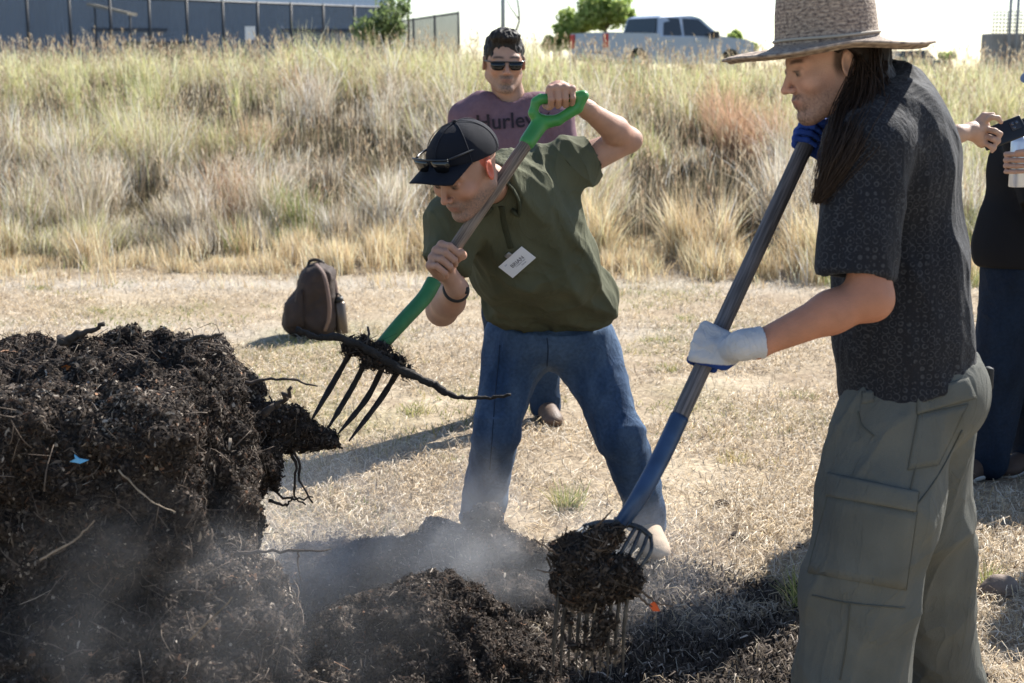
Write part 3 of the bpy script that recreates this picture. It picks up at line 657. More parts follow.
pil.ell((-.98, 3.15, .22), (.30, .40, .30), k=.10)
pil.ell((-.72, 3.05, .12), (.28, .34, .29), k=.08)
pil.ell((-.52, 2.95, -.03), (.30, .40, .30), k=.08)
pil.ell((-.71, 3.12, .40), (.19, .24, .17), k=.05)
pil.ell((-1.6, 2.95, .10), (.75, .42, .42), k=.15)
pil.ell((-1.75, 3.2, .69), (.7, .33, .15), k=.08)
pil.ell((-2.3, 2.9, .2), (.8, .45, .45), k=.15)
pile, pV, pN = compost("compost_pile", pil, 'tall dark steaming compost pile filling the lower left of the picture', 'compost pile', h=.012, amp=.05, f=9, seed=3, dens=42000, light=.17)
q = SDF(); q.ell((-.24, 3.72, .0), (.29, .34, .27), k=.1); q.ell((-.47, 3.66, .0), (.22, .3, .17), k=.1); q.ell((.0, 3.74, -.02), (.16, .26, .09), k=.1); q.ell((-.28, 3.3, -.02), (.36, .35, .13), k=.1)
compost("compost_mound", q, 'low rounded dark compost mound in front, between the big pile and the loaded fork', 'compost mound', h=.012, amp=.04, f=12, seed=13, dens=36000, light=.22, grp='loose compost mounds')
q = SDF(); q.ell((-.42, 4.5, -.01), (.32, .18, .15), k=.08); q.ell((-.22, 4.6, .02), (.15, .14, .15), k=.06); q.ell((-.1, 4.35, -.02), (.26, .14, .10), k=.06); q.ell((-.62, 4.5, -.01), (.16, .16, .10), k=.06)
compost("compost_mound", q, 'long low ridge of loose compost in the steam behind the front mound', 'compost mound', h=.012, amp=.03, f=12, seed=17, dens=30000, light=.12, grp='loose compost mounds')
q = SDF(); q.ell((-.09, 4.72, .0), (.16, .11, .115), k=.06); q.ell((-.09, 4.76, .09), (.055, .05, .095), k=.06); q.ell((.04, 4.66, 0), (.14, .1, .06), k=.05)
compost("compost_mound", q, 'small pointed compost heap burying the bending man\'s right foot', 'compost mound', h=.009, amp=.02, f=18, seed=19, dens=22000, light=.15, grp='loose compost mounds')
# lumps scattered over the ground
def clod(p, r, label, seed):
    V, F = SDF().ell((p[0], p[1], p[2]+r*.35), (r, r*.8, r*.6)).mesh(h=r/7, bs=8, disp=lambda P: r*.25*fbm(P*2.2/r, 2, seed))
    tag(mkobj("clod", V, F, m_comp, None, np.tile([.06, .045, .034], (len(V), 1))), label, 'clod', 'clods scattered on the straw')
clod(G(737, 541), .034, 'dark flat clod on the bare straw right of the shoe', 1); clod(G(722, 506), .028, 'small dark clod highest on the straw right of the blue socket', 2)
clod(G(705, 554), .018, 'tiny dark crumb just left of the flat clod', 3); clod(G(800, 548), .016, 'tiny crumb beside the hatted man\'s trouser leg', 4); clod(G(693, 585), .022, 'pale brown clod right of the loaded fork', 5)
# spilt crumbs
n = 60000; x = rng.uniform(-2.2, 1.7, n); y = rng.uniform(2.8, 5.4, n); k = rng.uniform(0, 1, n) < soil(x, y)*.9+.004; x, y = x[k], y[k]; n = len(x)
tag(flatblades("spilt_compost", x, y, rng.uniform(.004, .03, n), 0, rng.uniform(.006, .05, n), rng.uniform(.0015, .008, n), np.where((rng.uniform(0, 1, n) < .22)[:, None], pick(LT, n), pick(DK, n)), m_frag),
    'dark compost crumbs and fibres spilt over the straw', 'compost crumbs', kind='stuff')
# stone
V, F = SDF().ell(G(1000, 597)+[0, 0, .03], (.055, .045, .04), k=.02).ell(G(990, 598)+[0, 0, .025], (.03, .03, .03), k=.02).mesh(h=.005, disp=lambda P: .008*fbm(P*22, 2, 4))
tag(mkobj("stone", V, F, mat('stone', (.20, .15, .12), .8, var=.3, vscale=18, bump=2, bscale=50)), 'rounded brown stone on the straw at the lower right edge', 'stone')

ptree = bvh(pile)
def onpile(px, py, off=.0):
    r = hit(ptree, px, py, off); return r[0] if r else J(px, py, 3.5)
# sticks poking out of the pile
Sg = 'sticks poking out of the compost'
def stickpx(pts, r, label, grp=Sg, col=(.06, .045, .035)): return twig([J(*p) for p in pts], r, label=label, grp=grp, col=col)
stickpx([(60, 341, 3.55), (82, 333, 3.52), (102, 323, 3.5)], .011, 'dark broken stick end on top of the pile toward its left', col=(.05, .038, .03))
stickpx([(112, 345, 3.5), (120, 338, 3.5), (119, 331, 3.5)], .004, 'short curled twig just right of the broken stick end on the pile')
stickpx([(180, 342, 3.55), (205, 337, 3.5), (222, 334, 3.5)], .006, 'thin flat twig lying along the top right of the pile')
stickpx([(246, 382, 3.5), (285, 379, 3.5), (317, 386, 3.5)], .0045, 'long thin bare twig sticking out from the upper right side of the pile')
stickpx([(262, 412, 3.45), (280, 402, 3.45), (292, 389, 3.42)], .010, 'thick short stub slanting up beside the lump at the fork tips')
stickpx([(235, 554, 3.12), (285, 551, 3.12), (331, 550, 3.12)], .0045, 'straight thin twig sticking out level from the lower right side of the pile')
stickpx([(298, 551, 3.12), (298, 565, 3.12), (301, 580, 3.12)], .0025, 'short twig hanging down from the level twig')
stickpx([(118, 470, 2.95), (150, 500, 2.93), (175, 512, 2.92)], .0022, 'pale stick lying across the middle of the pile', col=(.30, .23, .16))
stickpx([(40, 560, 2.56), (75, 540, 2.56), (95, 520, 2.56)], .002, 'pale curved root in the shaded lower left of the pile', col=(.25, .2, .15))
stickpx([(190, 640, 2.56), (215, 615, 2.56), (232, 598, 2.56)], .002, 'light straight stick low on the pile near the bottom edge', col=(.22, .17, .12))
# small bent fibres everywhere: one part of the pile
mb = MB()
cand = np.where((pN[:, 1] < .2) & (pV[:, 2] > .05) & (pV[:, 0] > -2))[0]
for i in rng.choice(cand, 700):
    p = pV[i]; nn = pN[i]; t = vn(np.cross(nn, rng.normal(0, 1, 3))); L = rng.uniform(.02, .09)
    mb.tube(spline([p-t*L*.5, p+nn*L*rng.uniform(.1, .5)+rng.normal(0, .006, 3), p+t*L*.6+nn*L*rng.uniform(0, .7)], 6), np.linspace(.0012, .0005, 6)*rng.uniform(.7, 1.7), 4)
f_ = mb.build('twigs', mat('pale_twig', (.12, .09, .068), .8, var=.5, vscale=40), pile); f_['kind'] = 'stuff'
# blue scrap
p = onpile(77, 459, .012); V = np.array([p+[-.019, 0, -.003], p+[-.006, -.004, .004], p+[-.009, 0, .012], p+[.003, -.006, .005], p+[.020, 0, .0], p+[.005, -.008, -.005]]); V2 = V+[0, .003, 0]
o = mkobj("plastic_scrap", np.vstack([V, V2]), [(0, 5, 3, 1), (1, 3, 2), (5, 4, 3), (6, 7, 9, 11), (7, 8, 9), (11, 9, 10)], mat('blue_plastic', (.12, .38, .62), .4), smooth=False); tag(o, 'torn light blue plastic scrap on the face of the pile', 'scrap')
p = onpile(66, 369, .006); V = np.array([p+[-.016, 0, 0], p+[0, -.004, .006], p+[.018, 0, .002], p+[.004, -.005, -.006]]); o = mkobj("leaf_scrap", np.vstack([V, V+[0, .002, 0]]), [(0, 3, 2, 1), (4, 5, 6, 7)], mat('orange_leaf', (.5, .16, .03), .6), smooth=False); tag(o, 'small orange leaf scrap near the top of the pile', 'leaf')
# rooty lump lifted at the garden fork's tips
q = SDF(); c = J(285, 428, 3.72)
for a, b, r in ((J(255, 420, 3.66), .5, .060), (J(284, 426, 3.72), 0, .045), (J(306, 433, 3.76), 0, .028), (J(262, 438, 3.7), 0, .050), (J(322, 438, 3.78), 0, .012), (J(262, 478, 3.60), 0, .035), (J(244, 455, 3.6), 0, .05)): q.ell(a, (r, r, r*.8), k=.05)
lump, lV, lN = compost("root_lump", q, 'dark rooty lump of compost being pulled off the pile at the garden fork tips', 'compost lump', h=.007, amp=.022, f=22, seed=29, dens=36000, light=.07, zmin=-1)
for i, pts in enumerate([[(300, 436, 3.76), (325, 441, 3.78), (341, 447, 3.78)], [(290, 445, 3.72), (296, 470, 3.7), (294, 495, 3.7), (306, 505, 3.7)], [(285, 440, 3.7), (300, 462, 3.7), (300, 480, 3.7), (312, 503, 3.7)],
        [(262, 480, 3.66), (285, 498, 3.66), (312, 497, 3.66)], [(268, 500, 3.6), (286, 505, 3.6), (292, 497, 3.6)], [(255, 470, 3.6), (272, 474, 3.6), (284, 476, 3.6)], [(275, 445, 3.7), (276, 462, 3.7), (278, 480, 3.7)], [(262, 430, 3.7), (275, 410, 3.7), (270, 398, 3.7)]]):
    twig([J(*p) for p in pts], .0045 if i else .007, name='root', parent=lump, col=(.045, .034, .027))
# ------------------------------------------------------------------ people
def frame(F, u0):
    F = vn(F); u = vn(np.asarray(u0, float)-F*(np.asarray(u0, float)@F)); return np.stack([F, np.cross(u, F), u], 1)   # columns forward, left, up
class Head:
    def __init__(s, c, F, up=(0, 0, 1), sc_=1.0): s.c = np.asarray(c, float); s.R = frame(F, up); s.s = sc_
    def w(s, p): return s.c+s.s*(s.R@np.asarray(p, float))
    def loc(s, P): return ((P-s.c)@s.R)/s.s
    def add(s, S, neck_to, beard=0, jaw=1.0, neck_r=.058):
        w, k = s.w, s.s
        S.ell(w((-.016, 0, .028)), np.array((.098, .076, .090))*k, s.R, .01)
        S.ell(w((.030, 0, -.025)), np.array((.060, .058, .080))*k, s.R, .03*k)
        for y in (-1, 1):
            S.cone(w((-.012, y*.054*jaw, -.055)), w((.066, y*.016, -.098)), .021*k, .017*k, .028*k)
            S.ell(w((.062, y*.042, -.022)), np.array((.024, .021, .022))*k, s.R, .018*k)
            S.cone(w((.078, y*.010, .022)), w((.067, y*.046, .024)), .011*k, .010*k, .012*k)
        S.ell(w((.078, 0, -.098)), np.array((.017, .021, .017))*k, s.R, .016*k)
        S.ell(w((.078, 0, -.060)), np.array((.018, .026, .020))*k, s.R, .014*k)
        for y in (-1, 1): S.ell(w((.093, y*.030, .002)), np.array((.015, .017, .012))*k, s.R, .010*k, '-')
        for y in (-1, 1):
            S.ell(w((.076, y*.030, .001)), np.array((.0125, .0145, .012))*k, s.R, .004*k)
            S.cone(w((.0865, y*.018, .010)), w((.080, y*.042, .008)), .0045*k, .0045*k, .006*k)
        S.cone(w((.086, 0, .012)), w((.109, 0, -.026)), .0065*k, .0088*k, .012*k)
        S.ell(w((.110, 0, -.030)), np.array((.0095, .009, .008))*k, s.R, .006*k)
        for y in (-1, 1): S.ell(w((.099, y*.0125, -.033)), np.array((.010, .006, .007))*k, s.R, .005*k)
        S.cone(w((.087, -.018, -.0585)), w((.087, .018, -.0585)), .0055*k, .0055*k, .008*k); S.cone(w((.092, -.008, -.0565)), w((.092, .008, -.0565)), .0055*k, k=.007*k)
        S.cone(w((.085, -.015, -.070)), w((.085, .015, -.070)), .006*k, .006*k, .007*k); S.cone(w((.090, -.006, -.0695)), w((.090, .006, -.0695)), .0055*k, k=.007*k)
        S.cone(w((.100, -.02, -.0637)), w((.100, .02, -.0637)), .0028*k, k=.003*k, op='-')
        for y in (-1, 1):
            ER = s.R@np.array(Matrix.Rotation(y*.35, 3, 'Z'))@np.array(Matrix.Rotation(-.2, 3, 'Y'))
            S.ell(w((-.012, y*.080, -.004)), np.array((.019, .0075, .031))*k, ER, .006*k); S.ell(w((-.006, y*.088, -.002)), np.array((.010, .006, .018))*k, ER, .005*k, '-')
        S.cone(w((-.022, 0, -.045)), neck_to, neck_r*k, neck_r*1.08*k, .03)
def skincol(V, base, head=None, beard=0, bcol=(.06, .045, .035), brow=(.03, .02, .015), hairline=None, stubble=0):
    base = np.array(base); t = fbm(V*30, 4, 5)[:, None]; c = base*(1+.17*t)*np.array([1, 1, 1])+np.clip(fbm(V*11, 2, 8), 0, 1)[:, None]*np.array([.05, -.005, -.005])
    if head is not None:
        L = head.loc(V); x, y, z = L.T; ay = np.abs(y); f = (x > .0)
        def mix(m, col): nonlocal c; m = np.clip(m, 0, 1)[:, None]; c = c*(1-m)+np.array(col)*m
        inh = (np.abs(L) < .16).all(1)
        mix(inh*np.exp(-((x-.11)**2+y*y+(z+.03)**2)/.0004)*.35, base*[1.25, .75, .65])
        mix(inh*(x > .02)*np.exp(-((ay-.045)**2+(z+.028)**2)/.0006)*.25, base*[1.2, .75, .65])
        mix(inh*((x > .083)*np.exp(-((z+.064)/.009)**4)*np.exp(-(ay/.021)**4))*.75, (base[0]*.85, base[1]*.52, base[2]*.5))
        mix(inh*((x > .06)*np.exp(-((z-.0255-.1*(.03-np.abs(ay-.03)))/.0046)**4)*np.exp(-((ay-.032)/.021)**6))*.85, brow)
        e = inh*(x > .068)*np.exp(-((z-.0005)/.0065)**4)*np.exp(-((ay-.030)/.0125)**6); mix(e*.9, (.16, .11, .09))
        mix(inh*(x > .072)*np.exp(-((z-.0005)**2+(ay-.031)**2)/.000018), (.015, .01, .008)); mix(inh*(x > .068)*np.exp(-((z-.0075)/.0022)**2)*np.exp(-((ay-.030)/.014)**6)*.8, (.03, .02, .018))
        if beard:
            m = inh*(x > -.02)*(sstep(-.028, -.062, z-.25*(x < .03)*0)*1.0); m = m*(1-((x > .085)*np.exp(-((z+.064)/.008)**4)*np.exp(-(ay/.019)**4)))
            mus = inh*(x > .075)*np.exp(-((z+.049)/.0075)**4)*np.exp(-(ay/.030)**6); nk = sstep(-.13, -.112, z)
            nz_ = .75+.5*noise(V*420, 3); ck = sstep(.048, .026, ay*0+np.abs(z+.05)*0+.0)
            chin = np.clip(1-((x-.085)**2/.002+y*y/.0014+(z+.095)**2/.0022), 0, 1)**.5
            mm = np.maximum(np.maximum(m*stubble, mus*beard), inh*chin*beard)*nk; mix(mm*nz_, bcol)
        if hairline is not None:
            mix(inh*hairline(x, y, z), brow)
    return c
def hand(S, wrist, C, a, back, wdir, r, idx=1, k=.002, sc_=1.0, thumb=True, g=.0):
    """fist closed round a bar: C point on the bar, a its axis, back = from the bar to the back of the hand"""
    a = vn(a); b = vn(back-a*(np.asarray(back, float)@a)); w = np.cross(a, b); w = w if w@np.asarray(wdir, float) > 0 else -w
    D = lambda ph: b*math.cos(math.radians(ph))+w*math.sin(math.radians(ph)); C = np.asarray(C, float); t = .0092*sc_+g
    base = C+D(-48)*(r+.030)
    for i in range(4):
        o = a*((1.5-i)*.0205*sc_*idx); l = (0, .003, .001, -.005)[i]; tt = t*(1, 1.03, .98, .86)[i]
        kn = C+o+D(52)*(r+tt+.008+l); S.cone(base+o*.75, kn, .0145*sc_+g, .0122*sc_+g, .010)
        p1 = C+o+D(112)*(r+tt+.003); p2 = C+o+D(182)*(r+tt); p3 = C+o*.95+D(238)*(r+tt)
        S.cone(kn, p1, tt*1.1, tt, .003); S.cone(p1, p2, tt*1.04, tt*.95, k); S.cone(p2, p3, tt*.96, tt*.82, k)
    S.cone(base, C+D(-5)*(r+.017), .020*sc_, .014*sc_, .012)
    if thumb:
        o = a*idx*.034*sc_; q0 = base+a*idx*.012; q1 = C+o+D(-75)*(r+.018); q2 = C+o*1.18+D(-125)*(r+.012); q3 = C+o*1.1+D(-175)*(r+.0115)
        S.cone(q0, q1, .017*sc_, .013*sc_+g, .010); S.cone(q1, q2, .0125*sc_+g, .0115*sc_+g, .004); S.cone(q2, q3, .0118*sc_+g, .0095*sc_+g, .004)
    S.cone(base, np.asarray(wrist, float), .024*sc_+g, .0265*sc_+g, .014)
    return base
def foot(S, ank, toe, r=.045, k=.02):
    ank = np.asarray(ank, float); toe = np.asarray(toe, float); d = vn((toe-ank)*[1, 1, 0]); heel = ank*[1, 1, 0]+np.array([0, 0, toe[2]])-d*.05
    S.cone(ank+[0, 0, .04], heel+[0, 0, .008], r, r*.8, k); S.cone(heel, toe, r*.8, r*.82, k); S.cone(ank, toe-d*.06+[0, 0, .012], r*.85, r*.9, k); S.half(toe-[0, 0, r*.72], (0, 0, -1), .004)
def tuck(V, F, B, i0, cloths, m=.016):
    """keep the covered skin just inside the clothes"""
    P = np.stack([B.d1(q, V) if q[3] == '+' else np.full(len(V), 9.) for q in B.p], 1); cov = P.argmin(1) >= i0
    for _ in range(3):
        N = normals(V, F); d = np.min([S.ev(V) for S in cloths], 0); V = V-N*(np.clip(d+m, 0, .05)*cov)[:, None]
    return V
m_skin = mat("skin", rough=.52, vcol=True, sss=.05, bump=.9, bscale=420, spec=.35)
def shoe(name, ank, toe, parent, m, top=.11, r=.05, mir=1, sole=None):
    d = vn((toe-ank)*np.array([1, 1, 0])); gzz = float(gz(*toe[:2])); S = SDF(); a0 = np.array([ank[0], ank[1], gzz])
    S.cone(a0+[0, 0, top], a0-d*.02+[0, 0, .05], r, r*.98, .01); S.cone(a0-d*.045+[0, 0, .045], a0+d*.12+[0, 0, .04], r*.82, r*.88, .02); S.cone(a0+d*.02+[0, 0, .07], a0+d*.15+[0, 0, .038], r*.8, r*.78, .02)
    S.ell(a0+d*.155+[0, 0, .036], np.array([.055, .048, .034]), frame(d, (0, 0, 1)), .015); S.half(a0+[0, 0, .012], (0, 0, -1), .003); S.half(a0+[0, 0, top], (0, 0, 1), .004)
    V, F = S.mesh(h=.0045); o = mkobj(name, V, F, m, parent)
    if sole is not None:
        T = SDF(); T.cone(a0-d*.045+[0, 0, .03], a0+d*.15+[0, 0, .03], r*.86, r*.98, .02); T.half(a0+[0, 0, .022], (0, 0, 1), .003); T.half(a0+[0, 0, 0.001], (0, 0, -1), .003)
        V, F = T.mesh(h=.0045); mkobj('sole', V, F, sole, o)
    return o
def glasses(H, parent, x=.094, z=.004, tilt=0., lens_h=.021, col=(.012, .012, .014), rr=1.0, width=.070):
    r = mat('black_frame', (.012, .012, .013), .3, spec=.5); Rt = np.array(Matrix.Rotation(tilt, 3, 'Y'))
    def w(p): p = np.array(p); q = p-[x, 0, z]; return H.w(Rt@q+[x, 0, z])
    mb = MB()
    for y in (-1, 1):
        mb.tube(spline([w((x-.012, y*width*.93, z+.008)), w((x-.045, y*(width+.008), z+.008)), w((-.005, y*.081, z+.003))], 8), .0032, 6)
    A = lambda y: x+.006-1.9*y*y
    mb.tube([w((A(y), y, z+.010)) for y in np.linspace(-width, width, 13)], .0030, 6)
    fr = mb.build('sunglasses', r, parent)
    for s in (-1, 1):
        V = []; n = 7
        for th in (.0015, -.0015):
            for i in range(n+1):
                y = s*(.008+(width-.010)*i/n)
                u = i/n; hb = lens_h*(1-.25*abs(2*u-1)**3)
                V += [w((A(y)+th, y, z+.009)), w((A(y)+th-.004, y, z+.009-hb*(1.0 if 0 < i < n else .62)))]
        F = []; m = 2*(n+1)
        for i in range(n): a = 2*i; F += [(a, a+1, a+3, a+2), (a+m, a+m+2, a+m+3, a+m+1)]
        F += [(0, m, m+1, 1), (2*n, 2*n+1, m+2*n+1, m+2*n)]
        for i in range(n): a = 2*i; F += [(a, a+2, a+2+m, a+m), (a+1, a+1+m, a+3+m, a+3)]
        mkobj('lens', V, F, mat('dark_lens', (.006, .007, .009), .12, spec=.5), fr)
    return fr
def cloth(name, S, m, parent, fold=[], h=.005, col=None):
    V, F = S.mesh(h=h)
    for (amp, f, along, seed, *mask) in fold:
        W_ = folds(V, F, amp, f, along, seed); k_ = mask[0](V)[:, None] if mask else 1.0; V = V+(W_-V)*k_
    c = col(V) if callable(col) else col
    return mkobj(name, V, F, m, parent, c)
m_jean = mat("denim", rough=.9, vcol=True, var=.18, vscale=90, bump=1.2, bscale=600, spec=.15, wrk=.010, wscale=9, wvec=(1, 1, .8))
def jeancol(base, hi, seed=0):
    def f(V):
        t = np.clip(.35+.55*fbm(V*[7, 7, 3.5], 3, seed)+.25*noise(V*[30, 30, 9], seed+2), 0, 1)[:, None]; return np.array(base)*(1-t)+np.array(hi)*t
    return f

# ===================================================== hatted man with the blue shafted fork
A = np.array
fg = empty("person", tuple(J(880, 760, 3.35)*[1, 1, 0]), 'tall man in straw hat, dark patterned shirt and cargo trousers holding the blue socketed fork', 'person')
HF = Head(J(828, 64, 3.27), (-.95, -.20, -.27), (-.10, 0, 1), .97)
shN, elN, wrN = J(872, 140, 3.14), J(869, 297, 3.06), J(757, 345, 3.03)
shF = J(850, 128, 3.52); elF = J(856, 212, 3.70); wrF = J(832, 150, 3.50)
shaft = [J(817, 121, 3.42), J(708, 355, 3.30), J(640, 492, 3.66), J(622, 524, 3.72)]
grC, grAx = J(709, 354, 3.085), None
shT, shB = J(815, 125, 3.40), J(655, 470, 3.02)           # top end and start of the blue socket; nearly straight
shAx = vn(shB-shT)
def onsh(py): 
    t = (py-125)/(470-125.); return shT+(shB-shT)*t
Cn = onsh(356); Cf = onsh(136)
B = SDF(); HF.add(B, J(876, 108, 3.33), neck_r=.054, jaw=.9)
B.chain([shN, elN], [.052, .045], .02); B.chain([elN, (elN*.66+wrN*.34)+A([0, 0, .002]), wrN], [.045, .0425, .0265], .02); B.ell(elN+[.008, 0, -.008], (.038, .038, .038), k=.02)
B.chain([wrN, wrN*.6+onsh(352)*.4], [.024, .014], .02)
B.chain([shF, elF, wrF, wrF*.7+Cf*.3], [.05, .041, .026, .014], .02)
i0 = len(B.p); B.chain([J(878, 125, 3.33), J(893, 180, 3.33), J(903, 300, 3.33), J(908, 395, 3.33)], [.06, .10, .10, .10], .05); B.cone(shN, shF, .05, .05, .05)
hipN, knN, anN = J(900, 430, 3.25), J(864, 572, 3.17), J(852, 742, 3.22)
hipF, knF, anF = J(925, 430, 3.42), J(930, 575, 3.55), J(945, 735, 3.66)
B.chain([hipN, hipN*.7+knN*.3], [.08, .07], .03); B.chain([hipF, hipF*.7+knF*.3], [.08, .07], .03)
BF, iF = B, i0
def fgbody(V):
  return skincol(V, (.56, .335, .25), HF, beard=.9, bcol=(.045, .028, .020), stubble=.50, hairline=lambda x, y, z: sstep(.026, .012, x+.25*np.abs(z))*sstep(-.042, -.005, z)*(np.abs(y) < .078)*.85)*np.where((V[:, 2] < 1.42)[:, None], A([.74, .56, .46]), 1.0)

# shirt
S = SDF()
S.ell(J(890, 165, 3.33), (.142, .20, .19), k=.04); S.ell(J(900, 270, 3.33), (.148, .175, .24), k=.06); S.ell(J(903, 345, 3.33), (.150, .175, .17), k=.06)
S.cone(J(893, 120, 3.20), J(893, 120, 3.45), .080, .080, .06); S.cone(J(880, 108, 3.33), J(888, 95, 3.33), .085, .075, .05)
S.cone(J(884, 133, 3.20), shN+[-.005, 0, -.01], .082, .080, .05); S.cone(J(870, 148, 3.14), J(855, 275, 3.09), .086, .076, .03, flat=True)
S.cone(shF, (shF*.3+elF*.7), .08, .07, .05, flat=True)
S.cone(J(905, 395, 3.33), J(905, 470, 3.33), .0, .0, .001)
S.ell(J(908, 392, 3.33), (.155, .18, .12), k=.04)
S.half(J(848, 404, 3.33), vn(J(848, 404, 3.33)-J(848, 404-10, 3.33)+A([.028*.25, 0, 0])), .004)
S.cone(J(856, 272, 3.085), J(852, 330, 3.06), .060, .070, .003, '-')
S.cone(J(865, 78, 3.31), J(878, 98, 3.33), .060, .050, .01, '-')
SLV = lambda P: sstep(.0, .03, P[:, 0]*0+1)
m_shirt = bpy.data.materials.new("patterned_shirt"); m_shirt.use_nodes = True
n = m_shirt.node_tree.nodes; l = m_shirt.node_tree.links; b = n["Principled BSDF"]; b.inputs['Roughness'].default_value = .8; b.inputs['Specular IOR Level'].default_value = .22
b.inputs['Sheen Weight'].default_value = .06
tc = n.new("ShaderNodeTexCoord"); mp = n.new("ShaderNodeMapping"); mp.inputs['Scale'].default_value = (1, .8, 1.0); l.new(tc.outputs['Object'], mp.inputs[0])
vo = n.new("ShaderNodeTexVoronoi"); vo.inputs['Scale'].default_value = 62; vo.inputs['Randomness'].default_value = .18; l.new(mp.outputs[0], vo.inputs[0])
sn = n.new("ShaderNodeMath"); sn.operation = 'MULTIPLY'; sn.inputs[1].default_value = 17; l.new(vo.outputs['Distance'], sn.inputs[0])
s2 = n.new("ShaderNodeMath"); s2.operation = 'SINE'; l.new(sn.outputs[0], s2.inputs[0])
v2 = n.new("ShaderNodeTexVoronoi"); v2.inputs['Scale'].default_value = 120; l.new(mp.outputs[0], v2.inputs[0])
m2 = n.new("ShaderNodeMath"); m2.operation = 'MULTIPLY'; l.new(s2.outputs[0], m2.inputs[0]); l.new(v2.outputs['Distance'], m2.inputs[1])
cr = n.new("ShaderNodeValToRGB"); cr.color_ramp.elements[0].position = .22; cr.color_ramp.elements[1].position = .6; cr.color_ramp.elements[0].color = (.011, .012, .017, 1); cr.color_ramp.elements[1].color = (.044, .046, .053, 1)
l.new(m2.outputs[0], cr.inputs[0]); l.new(cr.outputs[0], b.inputs['Base Color'])
nb = n.new("ShaderNodeTexNoise"); nb.inputs['Scale'].default_value = 500; l.new(tc.outputs['Object'], nb.inputs[0]); bp = n.new("ShaderNodeBump"); bp.inputs['Distance'].default_value = .001; l.new(nb.outputs[0], bp.inputs['Height']); l.new(bp.outputs[0], b.inputs['Normal'])
nw = n.new("ShaderNodeTexNoise"); nw.inputs['Scale'].default_value = 6; nw.inputs['Distortion'].default_value = 1.1; nw.inputs['Detail'].default_value = 4; mw = n.new("ShaderNodeMapping"); mw.inputs['Scale'].default_value = (1, 1, .4); l.new(tc.outputs['Object'], mw.inputs[0]); l.new(mw.outputs[0], nw.inputs[0])
w1 = n.new("ShaderNodeMath"); w1.operation = 'SUBTRACT'; w1.inputs[1].default_value = .5; l.new(nw.outputs[0], w1.inputs[0]); w2 = n.new("ShaderNodeMath"); w2.operation = 'ABSOLUTE'; l.new(w1.outputs[0], w2.inputs[0])
bw = n.new("ShaderNodeBump"); bw.invert = True; bw.inputs['Distance'].default_value = .03; l.new(w2.outputs[0], bw.inputs['Height']); l.new(bw.outputs[0], bp.inputs['Normal'])
V, F = S.mesh(h=.0045); SF1 = S
V0 = V; V = folds(V, F, .010, 8, (.05, 0, 1), 3); V = folds(V, F, .006, 15, (.4, .2, -1), 5); V = folds(V, F, .0025, 30, (.1, .2, -1), 6); zh = V0[:, 2].min(); V = V0+(V-V0)*(.3+.7*sstep(zh, zh+.12, V0[:, 2]))[:, None]
shirt = mkobj('shirt', V, F, m_shirt, fg)
# collar
mb = MB(); cc_ = J(872, 92, 3.315); ax = vn(J(864, 74, 3.30)-J(884, 108, 3.34)); e1 = vn(np.cross(ax, (0, 0, 1.))); e2 = np.cross(ax, e1); P = []
for k in range(25):
    a = 2*math.pi*k/24; P.append(cc_+ax*(.012)+(e1*math.cos(a)*.068+e2*math.sin(a)*.066))
mb.tube(P, .010, 8, squash=2.2); mb.build('collar', m_shirt, shirt)

# trousers
m_cargo = mat("cargo_cloth", (.118, .119, .106), .9, var=.16, vscale=7, bump=1.0, bscale=420, spec=.15, wrk=.012, wscale=7)
S = SDF()
S.ell(J(914, 398, 3.33), (.150, .165, .14), k=.05); S.ell(J(944, 385, 3.34), (.088, .15, .10), k=.06)
S.chain([J(893, 425, 3.27), J(881, 500, 3.22), J(862, 590, 3.20), J(851, 683, 3.20), J(849, 752, 3.22)], [.130, .131, .124, .122, .118], .03)
S.chain([J(925, 430, 3.42), J(920, 515, 3.46), J(928, 600, 3.53), J(938, 683, 3.60), J(944, 742, 3.66)], [.125, .118, .112, .115, .112], .02)
S.half(J(890, 352, 3.33), vn(A([.02, 0, 1.])), .004)
V, F = S.mesh(h=.005); Vb, Fb = BF.mesh(h=.0027); Vb = tuck(Vb, Fb, BF, iF, [SF1, S]); mkobj('body', Vb, Fb, m_skin, fg, fgbody(Vb))
V = folds(V, F, .010, 12, (.2, 0, 1), 19, sharp=2.2); V = folds(V, F, .010, 7.5, (.15, 0, 1), 11); V = folds(V, F, .003, 28, (.3, .2, 1), 13); V = folds(V, F, .006, 13, (-.5, .1, 1), 15)
zk = np.exp(-((V[:, 2]-.50)/.10)**2)[:, None]; V = V+(folds(V, F, .012, 9, (1, .2, .35), 17)-V)*zk
trousers = mkobj('trousers', V, F, m_cargo, fg); tt = bvh(trousers)
def seam(pts, r=.0022, parent=None, m=None, tree=None):
    P = []
    for q in spline([(*p, 0) for p in pts], 22):
        h_ = hit(tree or tt, q[0], q[1], .001)
        if h_ is not None: P.append(h_[0])
    if len(P) > 3: mb = MB(); mb.tube(P, r, 5); mb.build('seam', m or m_cargo, parent or trousers)
m_seam = mat('seam_thread', (.075, .075, .062), .9)
for co, th, push, nm in (([(829, 492), (917, 512), (906, 590), (808, 572)], .005, .002, 'cargo_pocket'), ([(828, 473), (919, 492), (916, 512), (826, 496)], .009, .003, 'pocket_flap'),
                   ([(917, 392), (968, 378), (976, 398), (917, 414)], .005, .001, 'back_pocket_flap'), ([(918, 415), (968, 404), (938, 465), (908, 470)], .002, .001, 'back_pocket')):
    V, F = patch(tt, co, th, 10, 8, push=push); po = mkobj(nm, V, F, m_cargo, trousers)
    c4 = co+[co[0]]
    for p, q in zip(c4[:-1], c4[1:]): seam([p, ((p[0]+q[0])/2, (p[1]+q[1])/2), q], .0016, m=m_seam)
